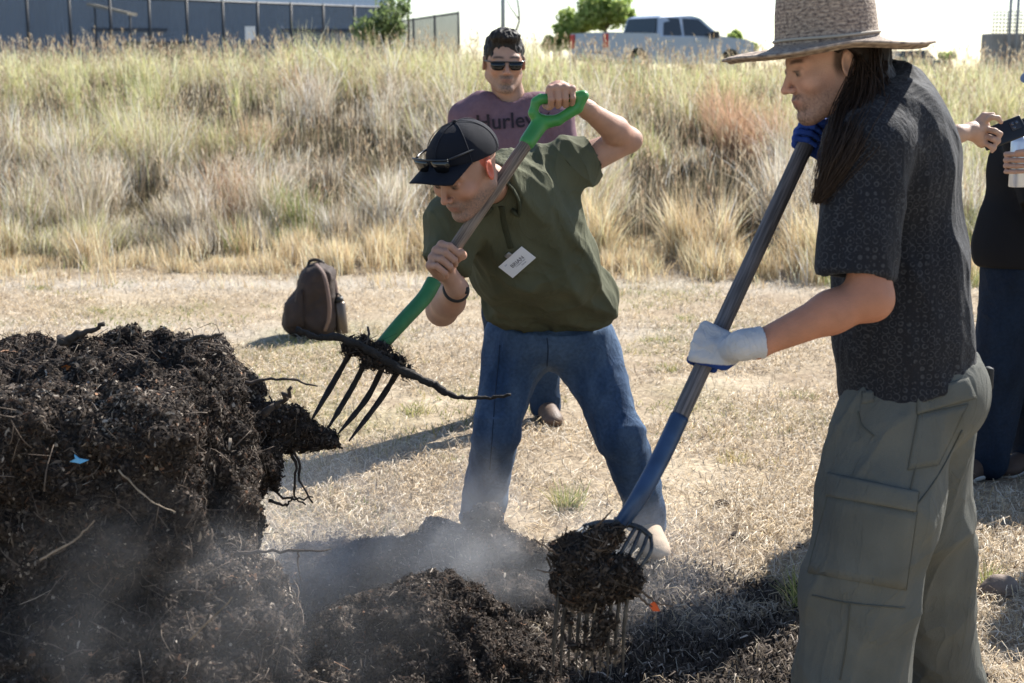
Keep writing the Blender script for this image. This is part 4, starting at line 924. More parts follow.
for u in (.33, .66):
    seam([(829+88*u, 495+20*u), (817+94*u, 545+18*u), (808+98*u, 570+18*u)], .002)
seam([(921, 400), (921, 440), (908, 500), (920, 505)][:3], .0018, m=m_seam); seam([(812, 595), (850, 603), (905, 608)], .002, m=m_seam); seam([(850, 603), (846, 645), (840, 680)], .002, m=m_seam)
seam([(858, 412), (862, 425), (874, 436)], .002, m=m_seam); seam([(905, 520), (935, 480), (962, 430)], .002, m=m_seam)
V, F = patch(tt, [(862, 392), (874, 390), (874, 402), (862, 404)], .004, 3, 3); mkobj('belt_loop', V, F, m_cargo, trousers)
mb = MB(); mb.box(J(989, 378, 3.36), (.014, .03, .05), bev=.004); mb.build('key_clip', mat('dark_strap', (.03, .03, .03), .7), trousers)
for nm, an, dr in (('shoe', anN, (-1, -.1, 0)), ('shoe', anF, (-1, .1, 0))): shoe(nm, an, an+A(dr)*.2, fg, mat('shoe_brown', (.09, .06, .04), .7))

# hair: long, dark, falling over chest and shoulder
S = SDF(); w = HF.w
S.ell(w((-.035, 0, .020)), (.098, .086, .098), HF.R, .02)
for y in (-1, 1): S.chain([w((-.045, y*.050, -.01)), w((-.060, y*.058, -.08))], [.042, .036], .03)
T = SDF(); T.chain([w((-.055, .035, -.02)), w((-.060, .055, -.07)), J(866, 108, 3.20), J(852, 138, 3.13), J(837, 166, 3.09), J(823, 190, 3.08)], [.045, .050, .050, .040, .024, .008], .03)
S.chain([w((-.07, 0, -.02)), J(880, 100, 3.27)], [.06, .045], .04)
S.half(w((.010, 0, 0)), HF.R[:, 0], .01); S.ell(w((.03, .07, -.055)), (.06, .045, .075), HF.R, .01, '-'); S.ell(w((.03, -.05, -.075)), (.07, .08, .095), HF.R, .01, '-')
S.cone(w((-.004, .06, -.002)), w((-.004, .12, -.002)), .026, .032, .006, '-')
S.half(J(827, 47, 3.27)+[0, 0, .004], (0, 0, 1), .004); T.half(J(827, 47, 3.27)+[0, 0, .004], (0, 0, 1), .004); T.cone(w((.0, .06, -.002)), w((.0, .12, -.002)), .024, .03, .006, '-')
m_hair = mat("dark_hair", rough=.6, vcol=True, spec=.25, var=.35, vscale=120)
V, F = S.mesh(h=.0045); V2, F2 = T.mesh(h=.0035); F = np.vstack([F, F2+len(V)]); V = np.vstack([V, V2]); V = folds(V, F, .006, 40, (-.35, 0, -1), 5, keep=.85); V = folds(V, F, .003, 90, (-.35, 0, -1), 6, keep=.9); hr = mkobj('hair', V, F, m_hair, fg, A([.016, .010, .008]))
# wavy locks
mb = MB(); rg = np.random.default_rng(4)
for i in range(1000):
    a0 = w((-.035-.06*rg.uniform(), .070+.016*rg.uniform(), .03-.08*rg.uniform())); s_ = rg.uniform(.45, 1.08); o_ = rg.normal(0, 1, 3)*A([.55, .3, .2])
    rr_ = A([.046, .044, .036, .020, .011])[:, None]*np.clip(o_, -1.3, 1.3)
    G0 = [a0]+[p+q for p, q in zip([J(867, 102, 3.155), J(855, 132, 3.085), J(841, 160, 3.065), J(826, 188, 3.07), J(817, 203, 3.075)], rr_)]
    P = spline(G0, 24)[:max(7, int(24*min(1, s_)))]; t_ = np.linspace(0, 1, len(P))[:, None]; ph = rg.uniform(0, 6.3); P = P+np.hstack([np.sin(t_*11+ph)*.006, np.cos(t_*9+ph)*.004, 0*t_])*t_**1.5
    mb.tube(P, np.linspace(.0013, .0005, len(P)), 4)
mb.build('locks', m_hair, hr, A([.030, .019, .014]))

# straw hat
m_hat = bpy.data.materials.new("woven_straw"); m_hat.use_nodes = True; n = m_hat.node_tree.nodes; l = m_hat.node_tree.links; b = n["Principled BSDF"]; b.inputs['Roughness'].default_value = .8
at = n.new("ShaderNodeVertexColor"); at.layer_name = "Col"; sp = n.new("ShaderNodeSeparateColor"); l.new(at.outputs[0], sp.inputs[0])
cx_ = n.new("ShaderNodeCombineXYZ"); l.new(sp.outputs[0], cx_.inputs[0]); l.new(sp.outputs[1], cx_.inputs[1])
mp = n.new("ShaderNodeMapping"); mp.inputs['Scale'].default_value = (7, 95, 1); l.new(cx_.outputs[0], mp.inputs[0])
no = n.new("ShaderNodeTexNoise"); no.inputs['Scale'].default_value = 1.6; no.inputs['Detail'].default_value = 5; l.new(mp.outputs[0], no.inputs[0])
wv = n.new("ShaderNodeTexWave"); wv.bands_direction = 'Y'; wv.inputs['Scale'].default_value = .45; wv.inputs['Distortion'].default_value = 1.5; wv.inputs['Detail'].default_value = 3; l.new(mp.outputs[0], wv.inputs[0])
cr = n.new("ShaderNodeValToRGB"); e = cr.color_ramp.elements; e[0].position = .32; e[0].color = (.13, .09, .075, 1); e[1].position = .66; e[1].color = (.50, .385, .29, 1); l.new(no.outputs[0], cr.inputs[0])
mx = n.new("ShaderNodeMix"); mx.data_type = 'RGBA'; mx.blend_type = 'MULTIPLY'; mx.inputs['Factor'].default_value = .25; l.new(cr.outputs[0], mx.inputs['A']); l.new(wv.outputs[0], mx.inputs['B']); l.new(mx.outputs['Result'], b.inputs['Base Color'])
bp = n.new("ShaderNodeBump"); bp.inputs['Distance'].default_value = .003; bp.inputs['Strength'].default_value = .9; l.new(no.outputs[0], bp.inputs['Height']); l.new(bp.outputs[0], b.inputs['Normal'])
HR = frame((-.99, -.06, -.095), (.0, .01, 1)); hc = J(827, 45, 3.27)
prof = [(.218, .004), (.219, -.001), (.20, -.006), (.16, -.004), (.125, .0), (.108, .008), (.1055, .03), (.103, .07), (.098, .11), (.090, .135), (.07, .150), (.035, .148), (0.001, .142)]
inner = [(.035, .144), (.066, .145), (.086, .131), (.094, .108), (.099, .07), (.1015, .03), (.104, .006), (.122, -.004), (.16, -.008), (.20, -.010)]
pr = [prof[-1]]+inner+prof[:-1]; pr = [pr[0]]+pr[1:]
ring = [prof[i] for i in range(len(prof))]; full = ring+inner; nseg = 72; V, C, F = [], [], []
for j, (r_, z_) in enumerate(full):
    for k in range(nseg):
        a = 2*math.pi*k/nseg; fx, fy = math.cos(a), math.sin(a); br = sstep(.11, .22, r_)
        rx, ry = r_*(1.04 if r_ < .12 else 1.03), r_*(.93 if r_ < .12 else 1.0)
        zz = z_+br*(-.002*fy-.012*max(0, fx)-.018*max(0, -fx)+.002*math.sin(5*a))
        if j >= len(ring): zz -= 0
        V.append(hc+HR@A([rx*fx+.0, ry*fy, zz])); C.append((abs(a-math.pi), (z_*1.0 if r_ < .109 else r_*1.0), 0))
m_ = len(full)
for j in range(m_):
    if j == len(ring)-1: pass
    for k in range(nseg): F.append((j*nseg+k, ((j+1) % m_)*nseg+k, ((j+1) % m_)*nseg+(k+1) % nseg, j*nseg+(k+1) % nseg))
hat = mkobj('straw_hat', V, F, m_hat, fg, C)
mb = MB(); P = [hc+HR@A([.1125*math.cos(a), .1015*math.sin(a), .017+.001*math.sin(3*a)]) for a in np.linspace(0, 2*math.pi, 49)]; mb.tube(P, .0032, 6); mb.build('hat_cord', mat('cord', (.42, .36, .29), .8), hat)

# gloves
def glove(S, label, pal, parent, name='glove', blue=None):
    V, F = S.mesh(h=.0026); V = V+normals(V, F)*(.0009*noise(V*90, 3))[:, None]
    c = pal(V); o = mkobj(name, V, F, mat('glove_knit', wrk=.005, wscale=26, wvec=(1, 1, 1), rough=.85, vcol=True, bump=.8, bscale=900, spec=.2), parent, c); o['label'] = label; return o
S = SDF(); bk = A([.10, -.72, .62]); base = hand(S, wrN+A([-.03, -.006, .002]), Cn, shAx, bk, (-1, 0, 0), .0175, -1, sc_=1.08, g=.0015)
S.cone(wrN+A([-.035, -.006, .0]), wrN+A([.012, 0, .006]), .030, .034, .012, flat=True); S.cone(wrN+A([.004, 0, .003]), wrN+A([.05, 0, .018]), .0285, .031, .002, '-')
bN = vn(bk-shAx*(bk@shAx))
def pal(V):
    q = V-Cn; d = q-(q@shAx)[:, None]*shAx; wv_ = np.cross(shAx, bN); wv_ = wv_ if wv_[0] < 0 else -wv_
    ang = np.degrees(np.arctan2(d@wv_, d@bN)); rad = np.linalg.norm(d, axis=1)
    m = ((ang > 96) | (ang < -88)) & (rad < .075); m |= (q[:, 2] < -.020) & (rad < .075) & (q[:, 0] < .05)
    return np.where(m[:, None], A([.015, .045, .20]), A([.50, .50, .52])*(1+.08*noise(V*40, 2))[:, None])
glove(S, 'white knit glove with blue rubber palm', pal, fg)
S = SDF(); hand(S, wrF, Cf, shAx, A([.35, .6, .5]), (-1, -.3, 0), .0175, -1, sc_=.84, g=.0)
glove(S, 'blue glove at the top of the shaft', lambda V: A([.02, .055, .26])*(1+.25*noise(V*50, 2))[:, None], fg)

# ===================================================== bending man in the olive shirt
og = empty("person", tuple(J(560, 540, 4.95)*[1, 1, 0]), 'bending man in black cap, olive polo and blue jeans heaving the green handled fork', 'person')
HO = Head(J(464, 169, 4.20), (-.54, -.64, -.52), (-.10, -.12, 1), 1.04)
sR, eR, wR = J(459, 222, 4.44), J(442, 310, 4.40), J(457, 288, 4.20)
sL, eL, wL = J(566, 168, 4.58), J(628, 140, 4.64), J(588, 110, 4.46)
hR, kR, aR = J(520, 352, 4.95), J(499, 440, 4.82), J(481, 524, 5.08)
hL, kL, aL = J(583, 352, 4.95), J(614, 440, 4.78), J(647, 528, 4.93)
fT, fM, fB = J(537, 128, 4.36), J(452, 252, 4.14), J(381, 346, 3.95)
D1 = vn(fM-fT); gC = fM+D1*.035
gT0, gT1 = J(541, 99, 4.36), J(583, 96, 4.37); gTc = J(561, 97, 4.365)
B = SDF(); HO.add(B, J(500, 188, 4.50), neck_r=.056)
B.chain([sR, eR], [.055, .044], .02); B.chain([eR, eR*.55+wR*.45, wR], [.045, .047, .029], .02)
B.chain([sL, eL], [.054, .040], .015); B.chain([eL, eL*.66+wL*.34, wL], [.038, .042, .026], .012); B.ell(eL+[.016, 0, .0], (.024, .024, .022), k=.02)
hand(B, wR, gC, D1, A([-.62, .75, .15]), A([-.1, -1, .1]), .0165, -1, sc_=1.12)
hand(B, wL, gTc, gT1-gT0, A([0, .25, 1]), A([0, -1, .2]), .015, -1, sc_=1.02)
i0 = len(B.p); B.chain([J(505, 205, 4.52), J(522, 230, 4.60), J(545, 300, 4.8), J(550, 345, 4.93)], [.05, .09, .10, .09], .05); B.cone(sR, sL, .05, .05, .05)
B.chain([hR, hR*.75+kR*.25], [.05, .045], .03); B.chain([hL, hL*.75+kL*.25], [.05, .045], .03)
BO, iO = B, i0
def obody(V):
  c = skincol(V, (.46, .26, .18), HO, beard=.65, bcol=(.13, .105, .09), brow=(.07, .05, .04), stubble=.75)
  L = HO.loc(V); earm = (np.abs(L[:, 0]+.01) < .03)*(L[:, 1] > .074)*(L[:, 1] < .1)*(np.abs(L[:, 2]) < .04); return np.where(earm[:, None] > 0, c*[1.35, .6, .5], c)  # near ear reddened in the vertex colour, imitating sunlight glowing through it
# polo
m_olive = mat("olive_cloth", rough=.85, vcol=True, var=.12, vscale=9, bump=.8, bscale=600, spec=.2, wrk=.012, wscale=7, wvec=(1, 1, .5))
S = SDF()
S.ell(J(522, 215, 4.56), (.20, .135, .17), frame((1, .2, -.25), (0, 0, 1)), k=.05)
S.ell(J(536, 262, 4.66), (.215, .155, .17), frame((1, .15, -.1), (0, 0, 1)), k=.06)
S.ell(J(547, 300, 4.79), (.222, .158, .15), k=.05)
S.cone(J(482, 210, 4.48), sR, .082, .074, .05); S.cone(sR+[-.002, 0, .02], J(446, 266, 4.41), .072, .068, .03, flat=True)
S.cone(J(510, 190, 4.52), J(552, 174, 4.57), .095, .088, .05); S.cone(J(552, 174, 4.57), J(594, 155, 4.60), .088, .068, .03, flat=True)
S.cone(J(500, 190, 4.44), J(520, 200, 4.5), .085, .10, .05)
S.cone(J(595, 155, 4.60), J(620, 145, 4.63), .055, .06, .003, '-'); S.cone(J(440, 270, 4.40), J(439, 300, 4.40), .060, .068, .003, '-')
pl = J(545, 337, 4.86); S.half(pl, vn(A([.02, -.62, -1.0])), .006)
S.cone(J(480, 178, 4.32), J(497, 190, 4.42), .058, .050, .008, '-')
def ocol(V): t = .5+.5*fbm(V*6, 2, 3)[:, None]; return A([.078, .082, .050])*(1-t)+A([.118, .120, .074])*t
V, F = S.mesh(h=.0045); SO1 = S
V = folds(V, F, .016, 7.5, (.55, .15, -.8), 31, keep=.86); V = folds(V, F, .013, 12, (.45, .1, -.9), 33, sharp=2.4, keep=.88); V = folds(V, F, .009, 14, (.8, .2, -.55), 37, keep=.85); V = folds(V, F, .004, 26, (.5, .2, -1), 39)
zb = sstep(.86, .72, V[:, 2])[:, None]; V = V+(folds(V, F, .012, 10, (.2, 0, 1), 41)-V)*zb
shirt2 = mkobj('polo_shirt', V, F, m_olive, og, ocol(V)); ot = bvh(shirt2)
# collar wings, placket
def strip(pts, wdt, th, name, m, parent, col=None):
    mb = MB(); P = spline(pts, 14); mb.tube(P, wdt, 8, squash=th); return mb.build(name, m, parent, col)
strip([J(481, 213, 4.30), J(488, 200, 4.28), J(502, 184, 4.33), J(515, 178, 4.42), J(510, 172, 4.5)], .016, .45, 'collar', m_olive, shirt2, A([.06, .065, .038]))
strip([J(481, 213, 4.30), J(474, 205, 4.33), J(470, 192, 4.40)], .014, .45, 'collar', m_olive, shirt2, A([.06, .065, .038]))
for cp in (((507, 181), (514, 190), (519, 202), (518, 213), (511, 209)), ((492, 207), (484, 214), (474, 212), (468, 203))):
    P = [hit(ot, x, y, .008) for x, y in cp]; P = [p[0] for p in P if p]
    if len(P) > 2: strip(P, .015, .45, 'collar', m_olive, shirt2, A([.058, .062, .037]))
P = [hit(ot, x, y, .003) for x, y in ((501, 206), (503, 220), (507, 236), (511, 248))]; P = [p[0] for p in P if p]
if len(P) > 2: strip(P, .010, .3, 'placket', m_olive, shirt2, A([.055, .058, .034]))
# jeans
S = SDF(); S.ell(J(550, 334, 4.92), (.205, .145, .105), k=.04); S.ell(J(520, 350, 4.93), (.108, .12, .11), k=.04); S.ell(J(582, 350, 4.93), (.112, .12, .11), k=.04)
S.chain([J(512, 362, 4.92), J(497, 430, 4.84), J(487, 480, 4.95), J(481, 520, 5.06)], [.100, .074, .068, .068], .025); S.chain([J(592, 362, 4.92), J(618, 432, 4.82), J(638, 485, 4.88), J(646, 524, 4.94)], [.104, .080, .070, .066], .025)
S.half(J(550, 322, 4.9), (0, -.2, 1), .005); S.half(aR*[1, 1, 0]+[0, 0, .045], (0, 0, -1), .004)
V, F = S.mesh(h=.0048); Vb, Fb = BO.mesh(h=.0027); Vb = tuck(Vb, Fb, BO, iO, [SO1, S]); mkobj('body', Vb, Fb, m_skin, og, obody(Vb)); V = folds(V, F, .003, 28, (.2, 0, 1), 58); V = folds(V, F, .010, 8, (-.1, 0, 1), 51); V = folds(V, F, .006, 15, (.6, .2, 1), 53)
kk = (np.exp(-((V[:, 2]-.42)/.08)**2)+sstep(.26, .12, V[:, 2]))[:, None]; V = V+(folds(V, F, .012, 11, (1, .2, .15), 57)-V)*np.clip(kk, 0, 1)
j1 = mkobj('jeans', V, F, m_jean, og, jeancol((.034, .064, .125), (.145, .21, .31), 3)(V)); jt = bvh(j1)
seam([(547, 338), (548, 350), (547, 366)], .0022, j1, mat('denim_seam', (.02, .035, .07), .9), jt); seam([(500, 345), (495, 400), (490, 470)], .0018, j1, mat('denim_seam'), jt)
m_tan = mat('tan_suede', (.42, .32, .23), .85, var=.15, vscale=25, bump=1, bscale=150); m_sole = mat('gum_sole', (.22, .17, .12), .8)
shoe('shoe', aL, aL+A([.02, -.2, 0]), og, m_tan, sole=m_sole, r=.052); shoe('shoe', aR, aR+A([-.03, -.2, 0]), og, m_tan, sole=m_sole, r=.052)
# wristband
mb = MB(); ax = vn(wR-eR); e1 = vn(np.cross(ax, (1, .3, 0))); e2 = np.cross(ax, e1); cW = wR-ax*.012
mb.tube([cW+(e1*math.cos(a)+e2*math.sin(a))*.0335 for a in np.linspace(0, 2*math.pi, 25)], .0065, 6); mb.box(cW+A([.028, -.02, 0]), (.016, .022, .02), bev=.004); mb.build('wristband', mat('black_rubber', (.015, .015, .016), .5), og)
# cap
CR = HO.R[:, 0]*math.cos(.21)+HO.R[:, 2]*math.sin(.21); HC = Head(HO.c+HO.R[:, 2]*.008, CR, HO.R[:, 2], 1.04); S = SDF(); w = HC.w; S.ell(w((-.012, 0, .036)), (.113, .092, .089), HC.R, .01); S.half(w((0, 0, .026)), -(HC.R[:, 2]-HC.R[:, 0]*.10), .004)
m_cap = mat('black_cap_cloth', (.012, .013, .019), .85, bump=.7, bscale=700, spec=.2)
V, F = S.mesh(h=.004); V = V+normals(V, F)*(.0022*noise(V*22, 6))[:, None]; cap = mkobj('baseball_cap', V, F, m_cap, og)
V, F = [], []; nu, nv = 16, 8
for side in (0, 1):
    for i in range(nu+1):
        a = -1.12+2.24*i/nu
        for j in range(nv+1):
            t = j/nv; r0 = A([.098*math.cos(a), .087*math.sin(a)]); r1 = A([.100+.080*math.cos(a*1.05)**.8 if abs(a) < 1.4 else .1, .083*math.sin(a)]); q = r0*(1-t)+r1*t
            z = .036-.010*t-14.0*t*(q[1]**2)*.24-.003*side; V.append(w((q[0]-.008, q[1], z)))
m1 = (nu+1)*(nv+1)
for i in range(nu):
    for j in range(nv):
        a = i*(nv+1)+j; F.append((a, a+1, a+nv+2, a+nv+1)); F.append((a+m1, a+m1+nv+1, a+m1+nv+2, a+m1+1))
for i in range(nu): a = i*(nv+1)+nv; F.append((a, a+m1, a+m1+nv+1, a+nv+1))
for j in range(nv): F.append((j, j+m1, j+m1+1, j+1)); a = nu*(nv+1)+j; F.append((a, a+1, a+m1+1, a+m1))
mkobj('brim', V, F, m_cap, cap)
mb = MB(); mb.tube([w((-.012, 0, .124)), w((-.012, 0, .128))], [.007, .004], 10); mb.build('button', m_cap, cap)
for a in (0, 60, 120):
    P = [w((-.012+.1107*math.cos(math.radians(b_))*math.cos(math.radians(a)), .0907*math.cos(math.radians(b_))*math.sin(math.radians(a)), .036+.0877*math.sin(math.radians(b_)))) for b_ in np.linspace(-5, 185, 30)]
    mb = MB(); mb.tube(P, .0012, 5); mb.build('seam', mat('cap_seam', (.018, .019, .027), .9), cap)
S_ = Head(HC.c, HC.R[:, 0], HC.R[:, 2], 1.02); gl = glasses(S_, cap, x=.116, z=.058, tilt=.0, lens_h=.036, width=.064)
# name badge with its text
def badge():
    co = [(500.5, 263), (523, 243), (533, 256), (511.5, 277)]; h0 = [hit(ot, x, y, .006) for x, y in co]; P = [h_[0] for h_ in h0]; nn = vn(np.cross(P[1]-P[0], P[3]-P[0])); nn = nn if nn[1] < 0 else -nn
    c0 = sum(P)/4; P = [p+nn*.008-nn*((p-c0)@nn)*1.0 for p in P]
    ux = vn(P[1]-P[0]); uy = vn(P[0]-P[3]-ux*((P[0]-P[3])@ux)); Wd = np.linalg.norm(P[1]-P[0]); Hd = np.linalg.norm(P[0]-P[3]); c0 = sum(P)/4
    R = np.stack([ux, uy, np.cross(ux, uy)], 1); mb = MB(); mb.box(c0, (Wd, Hd, .002), R, .0006); bo = mb.build('name_badge', mat('badge_card', (.80, .82, .88), .35, spec=.5), og, smooth=False)
    for tx, sz, x, y, cc in (('BRIAN', Hd*.30, .02*Wd, .02*Hd, (.12, .12, .16)), ('Compost Team', Hd*.105, .06*Wd, -.14*Hd, (.2, .2, .25)), ('Garden', Hd*.105, .12*Wd, -.28*Hd, (.2, .2, .3)), ('Soil', Hd*.10, -.30*Wd, .30*Hd, (.12, .2, .4))):
        text(tx, sz, c0+ux*x+uy*y+R[:, 2]*(.0016 if R[1, 2] < 0 else -.0016), R if R[1, 2] < 0 else R, mat('badge_ink_%s' % tx.split()[0].lower(), cc, .6), bo)
    mb = MB(); mb.tube([c0-ux*Wd*.42+uy*Hd*.25, c0-ux*Wd*.42+uy*Hd*.25], .0, 3) if 0 else None
    mb.box(c0+uy*Hd*.62, (.020, .014, .006), R, .002); mb.build('badge_clip', mat('clip_metal', (.4, .4, .42), .3, .8), bo)
def text(s, size, pos, R, m, parent, ext=.0004, name='lettering', wrap=None):
    cu = bpy.data.curves.new('txt', 'FONT'); cu.body = s; cu.size = size; cu.extrude = 0; cu.align_x = 'CENTER'; cu.align_y = 'CENTER'; cu.offset = size*.012; cu.resolution_u = 3
    o = bpy.data.objects.new('txt', cu); sc.collection.objects.link(o); dg = bpy.context.evaluated_depsgraph_get(); me = bpy.data.meshes.new_from_object(o.evaluated_get(dg))
    V = A([v.co[:] for v in me.vertices]); F = [tuple(p.vertices) for p in me.polygons]; bpy.data.objects.remove(o); bpy.data.curves.remove(cu); bpy.data.meshes.remove(me)
    if not len(V): return
    Wv = pos+V@np.asarray(R).T
    if wrap is not None: Wv = A([wrap(p) for p in Wv])
    return mkobj(name, Wv, F, m, parent, smooth=False)
badge()

# ===================================================== man in sunglasses behind
hg = empty("person", (.12, 6.75, 0), 'dark haired man in sunglasses and a dusty purple lettered T-shirt standing behind', 'person')
HH = Head(J(504, 62, 6.68), (.12, -.985, -.12), (0, 0, 1), 1.09)
cxs = J(511, 110, 6.72)[0]; Yh = 6.75
P3 = lambda x, z, y=Yh: A([cxs+x, y, z])
B = SDF(); HH.add(B, P3(-.01, 1.49, Yh+.01), neck_r=.060, jaw=1.0)
sh1, sh2 = P3(-.19, 1.39), P3(.19, 1.39)
for s_, sh in ((-1, sh1), (1, sh2)):
    el = P3(s_*.24, 1.12, Yh+.0); wr = P3(s_*.08, .98, Yh-.20); B.chain([sh, el, wr], [.048, .044, .03], .02)
    hand(B, wr, P3(s_*.015, .96, Yh-.22), (1, 0, .1), (0, -1, .1), (0, 0, -1), .016, 1)
i0 = len(B.p); B.chain([P3(0, 1.38), P3(0, 1.1), P3(0, .95)], [.08, .10, .10], .05); B.cone(sh1, sh2, .05, .05, .05)
hj, ht = J(545, 395, 6.82), None
aLh = A([J(545, 405, 6.82)[0], 6.80, .09]); aRh = A([cxs-.05, 6.9, .09])
for s_, an in ((1, aLh), (-1, aRh)): B.chain([P3(s_*.10, .92), (P3(s_*.10, .92)*.7+an*.3)], [.07, .06], .03)
BH, iH = B, i0
def hbody(V): return (skincol(V, (.46, .27, .19), HH, beard=.95, bcol=(.11, .085, .07), brow=(.03, .022, .018), stubble=.4))
S = SDF(); w = HH.w; S.ell(w((-.020, 0, .038)), A((.104, .084, .092))*1.04, HH.R, .01); S.ell(w((.025, 0, .105)), A((.075, .064, .034)), HH.R, .02); S.half(w((.0, 0, .008)), -HH.R[:, 2]+HH.R[:, 0]*.0, .006)
S.ell(w((.118, 0, .020)), (.064, .080, .076), HH.R, .012, '-'); S.ell(w((.02, .09, -.01)), (.035, .03, .035), HH.R, .01, '-'); S.ell(w((.02, -.09, -.01)), (.035, .03, .035), HH.R, .01, '-')
V, F = S.mesh(h=.0045); V = V+normals(V, F)*(.008*fbm(V*38, 2, 6))[:, None]; V = folds(V, F, .006, 55, (.3, -.5, 1), 77, keep=.8); V = folds(V, F, .003, 120, (-.3, -.4, 1), 78, keep=.8); mkobj('hair', V, F, m_hair, hg, A([.022, .017, .014]))
glasses(HH, hg, x=.098, z=.002, lens_h=.033, width=.066)
S = SDF(); S.ell(P3(0, 1.28), (.195, .125, .20), k=.05); S.ell(P3(0, 1.08), (.19, .14, .18), k=.06); S.cone(P3(-.12, 1.425), P3(.12, 1.425), .072, .072, .05)
S.ell(P3(0, .97), (.19, .135, .16), k=.06)
for s_ in (-1, 1): S.cone(P3(s_*.13, 1.425), P3(s_*.20, 1.395), .075, .075, .05); S.cone(P3(s_*.205, 1.385), P3(s_*.238, 1.20), .076, .072, .02, flat=True)
S.half(P3(0, .88), (0, 0, -1), .005); S.cone(P3(-.01, 1.60, Yh), P3(-.01, 1.475, Yh-.01), .080, .060, .01, '-')
m_tee = mat("purple_tee", wrk=.01, wscale=7, rough=.9, vcol=True, var=.08, vscale=50, bump=.6, bscale=600, spec=.15)
V, F = S.mesh(h=.0055); SH1 = S; V = folds(V, F, .006, 7, (.25, 0, 1), 61); tee = mkobj('t_shirt', V, F, m_tee, hg, A([.185, .112, .135])*(1+.15*fbm(V*8, 2, 3))[:, None]); tb = bvh(tee)
def wrap(p):
    r = tb.ray_cast(Vector((p[0], p[1]-1., p[2])), Vector((0, 1, 0))); return A(r[0])+A([0, -.006, 0]) if r[0] else p
tp = J(509.5, 122, 6.6); Rt = A([[1, 0, 0], [0, 0, -1], [0, 1, 0]], float); tl = math.radians(4); Rt = Rt@A([[math.cos(tl), -math.sin(tl), 0], [math.sin(tl), math.cos(tl), 0], [0, 0, 1]])
text('Hurley', .094, tp-[.02, 0, 0], Rt, mat('print_ink', (.022, .014, .020), .8), tee, wrap=wrap)
for s_ in (-1, 1):
    P = [wrap(tp+A([.155+s_*(.006+.014*(2*t-1)**2), 0, (t-.5)*.07+.006])) for t in np.linspace(0, 1, 9)]; mb = MB(); mb.tube(P, .0045, 6, squash=.4); mb.build('wave_mark', mat('print_ink'), tee)
S = SDF(); S.ell(P3(.02, .93), (.165, .13, .12), k=.04)
for s_, an in ((1, aLh), (-1, aRh)): S.chain([P3(s_*.08+.03, .88), (P3(s_*.08+.03, .88)+an)/2+[0, -.03, .02], an+[0, 0, -.02]], [.10, .080, .070], .03)
V, F = S.mesh(h=.006); Vb, Fb = BH.mesh(h=.004); Vb = tuck(Vb, Fb, BH, iH, [SH1, S]); mkobj('body', Vb, Fb, m_skin, hg, hbody(Vb)); V = folds(V, F, .010, 9, (0, 0, 1), 71); V = folds(V, F, .006, 14, (1, 0, .2), 72); mkobj('jeans', V, F, m_jean, hg, jeancol((.018, .035, .07), (.04, .07, .12), 7)(V))
m_boot = mat('brown_leather', (.13, .085, .06), .6, var=.2, vscale=30, bump=1, bscale=120)
shoe('boot', aLh, aLh+A([.04, -.2, 0]), hg, m_boot, top=.15, sole=mat('dark_sole', (.03, .025, .02), .8)); shoe('boot', aRh, aRh+A([-.05, -.2, 0]), hg, m_boot, top=.15, sole=mat('dark_sole'))

# ===================================================== person in black at the right edge
bg_ = empty("person", (J(1030, 480, 5.76)[0], 5.76, 0), 'person in black T-shirt, dark jeans and blue grey sun hat at the right edge', 'person')
bx = J(1036, 200, 5.75)[0]; Yb = 5.75; Q3 = lambda x, z, y=Yb: A([bx+x, y, z])
HB = Head(Q3(.075, 1.60, Yb-.02), (-.8, -.5, -.25), (0, 0, 1), 1.0)
B = SDF(); HB.add(B, Q3(.02, 1.36))
s1, s2 = Q3(-.10, 1.34, Yb-.12), Q3(.12, 1.34, Yb+.12); e1_, w1_ = Q3(-.05, 1.07, Yb-.22), J(1030, 166, 5.42); bC = J(1019, 163, 5.38)
B.chain([s1, e1_, w1_], [.05, .042, .028], .02); B.chain([s2, Q3(.20, 1.05, Yb), Q3(.1, .95, Yb-.2)], [.05, .042, .028], .02)
hand(B, w1_, bC, (0, .05, 1), (.5, .75, .0), (-1, 0, 0), .033, 1); hand(B, Q3(.1, .95, Yb-.2), Q3(.06, .95, Yb-.26), (1, 0, 0), (0, -1, 0), (0, 0, -1), .016, 1)
i0 = len(B.p); B.chain([Q3(0, 1.27), Q3(0, .95)], [.07, .10], .05); B.cone(s1, s2, .05, .05, .05)
fa, fb = A([J(988, 470, 5.78)[0], 5.80, .09]), Q3(.10, .09, Yb+.15)
for an, hx in ((fa, -.07), (fb, .08)): B.chain([Q3(hx, .88), (Q3(hx, .88)+an)/2], [.07, .055], .03)
BB, iB = B, i0
S = SDF(); S.ell(Q3(-.02, 1.22), (.165, .17, .20), k=.05); S.ell(Q3(-.03, 1.0), (.185, .17, .2), k=.05); S.cone(s1+[0, 0, .01], s2+[0, 0, .01], .07, .07, .05); S.cone(s1, e1_*.8+s1*.2, .07, .068, .03, flat=True); S.cone(s2, Q3(.18, 1.12), .07, .068, .03, flat=True)
S.ell(Q3(-.03, .92), (.20, .17, .14), k=.05); S.half(Q3(0, .865), (0, 0, -1), .004); S.cone(Q3(.0, 1.5), Q3(.01, 1.40), .07, .055, .01, '-')
V, F = S.mesh(h=.006); SB1 = S; V = folds(V, F, .010, 7, (.2, 0, 1), 81); mkobj('t_shirt', V, F, mat('black_cotton', (.012, .012, .014), .85, bump=.6, bscale=500, spec=.15), bg_)
S = SDF(); S.ell(Q3(-.01, .86), (.175, .15, .13), k=.04)
for an, hx in ((fa, -.07), (fb, .08)): S.chain([Q3(hx, .82), (Q3(hx, .82)+an)/2, an-[0, 0, .02]], [.125, .105, .085], .03)
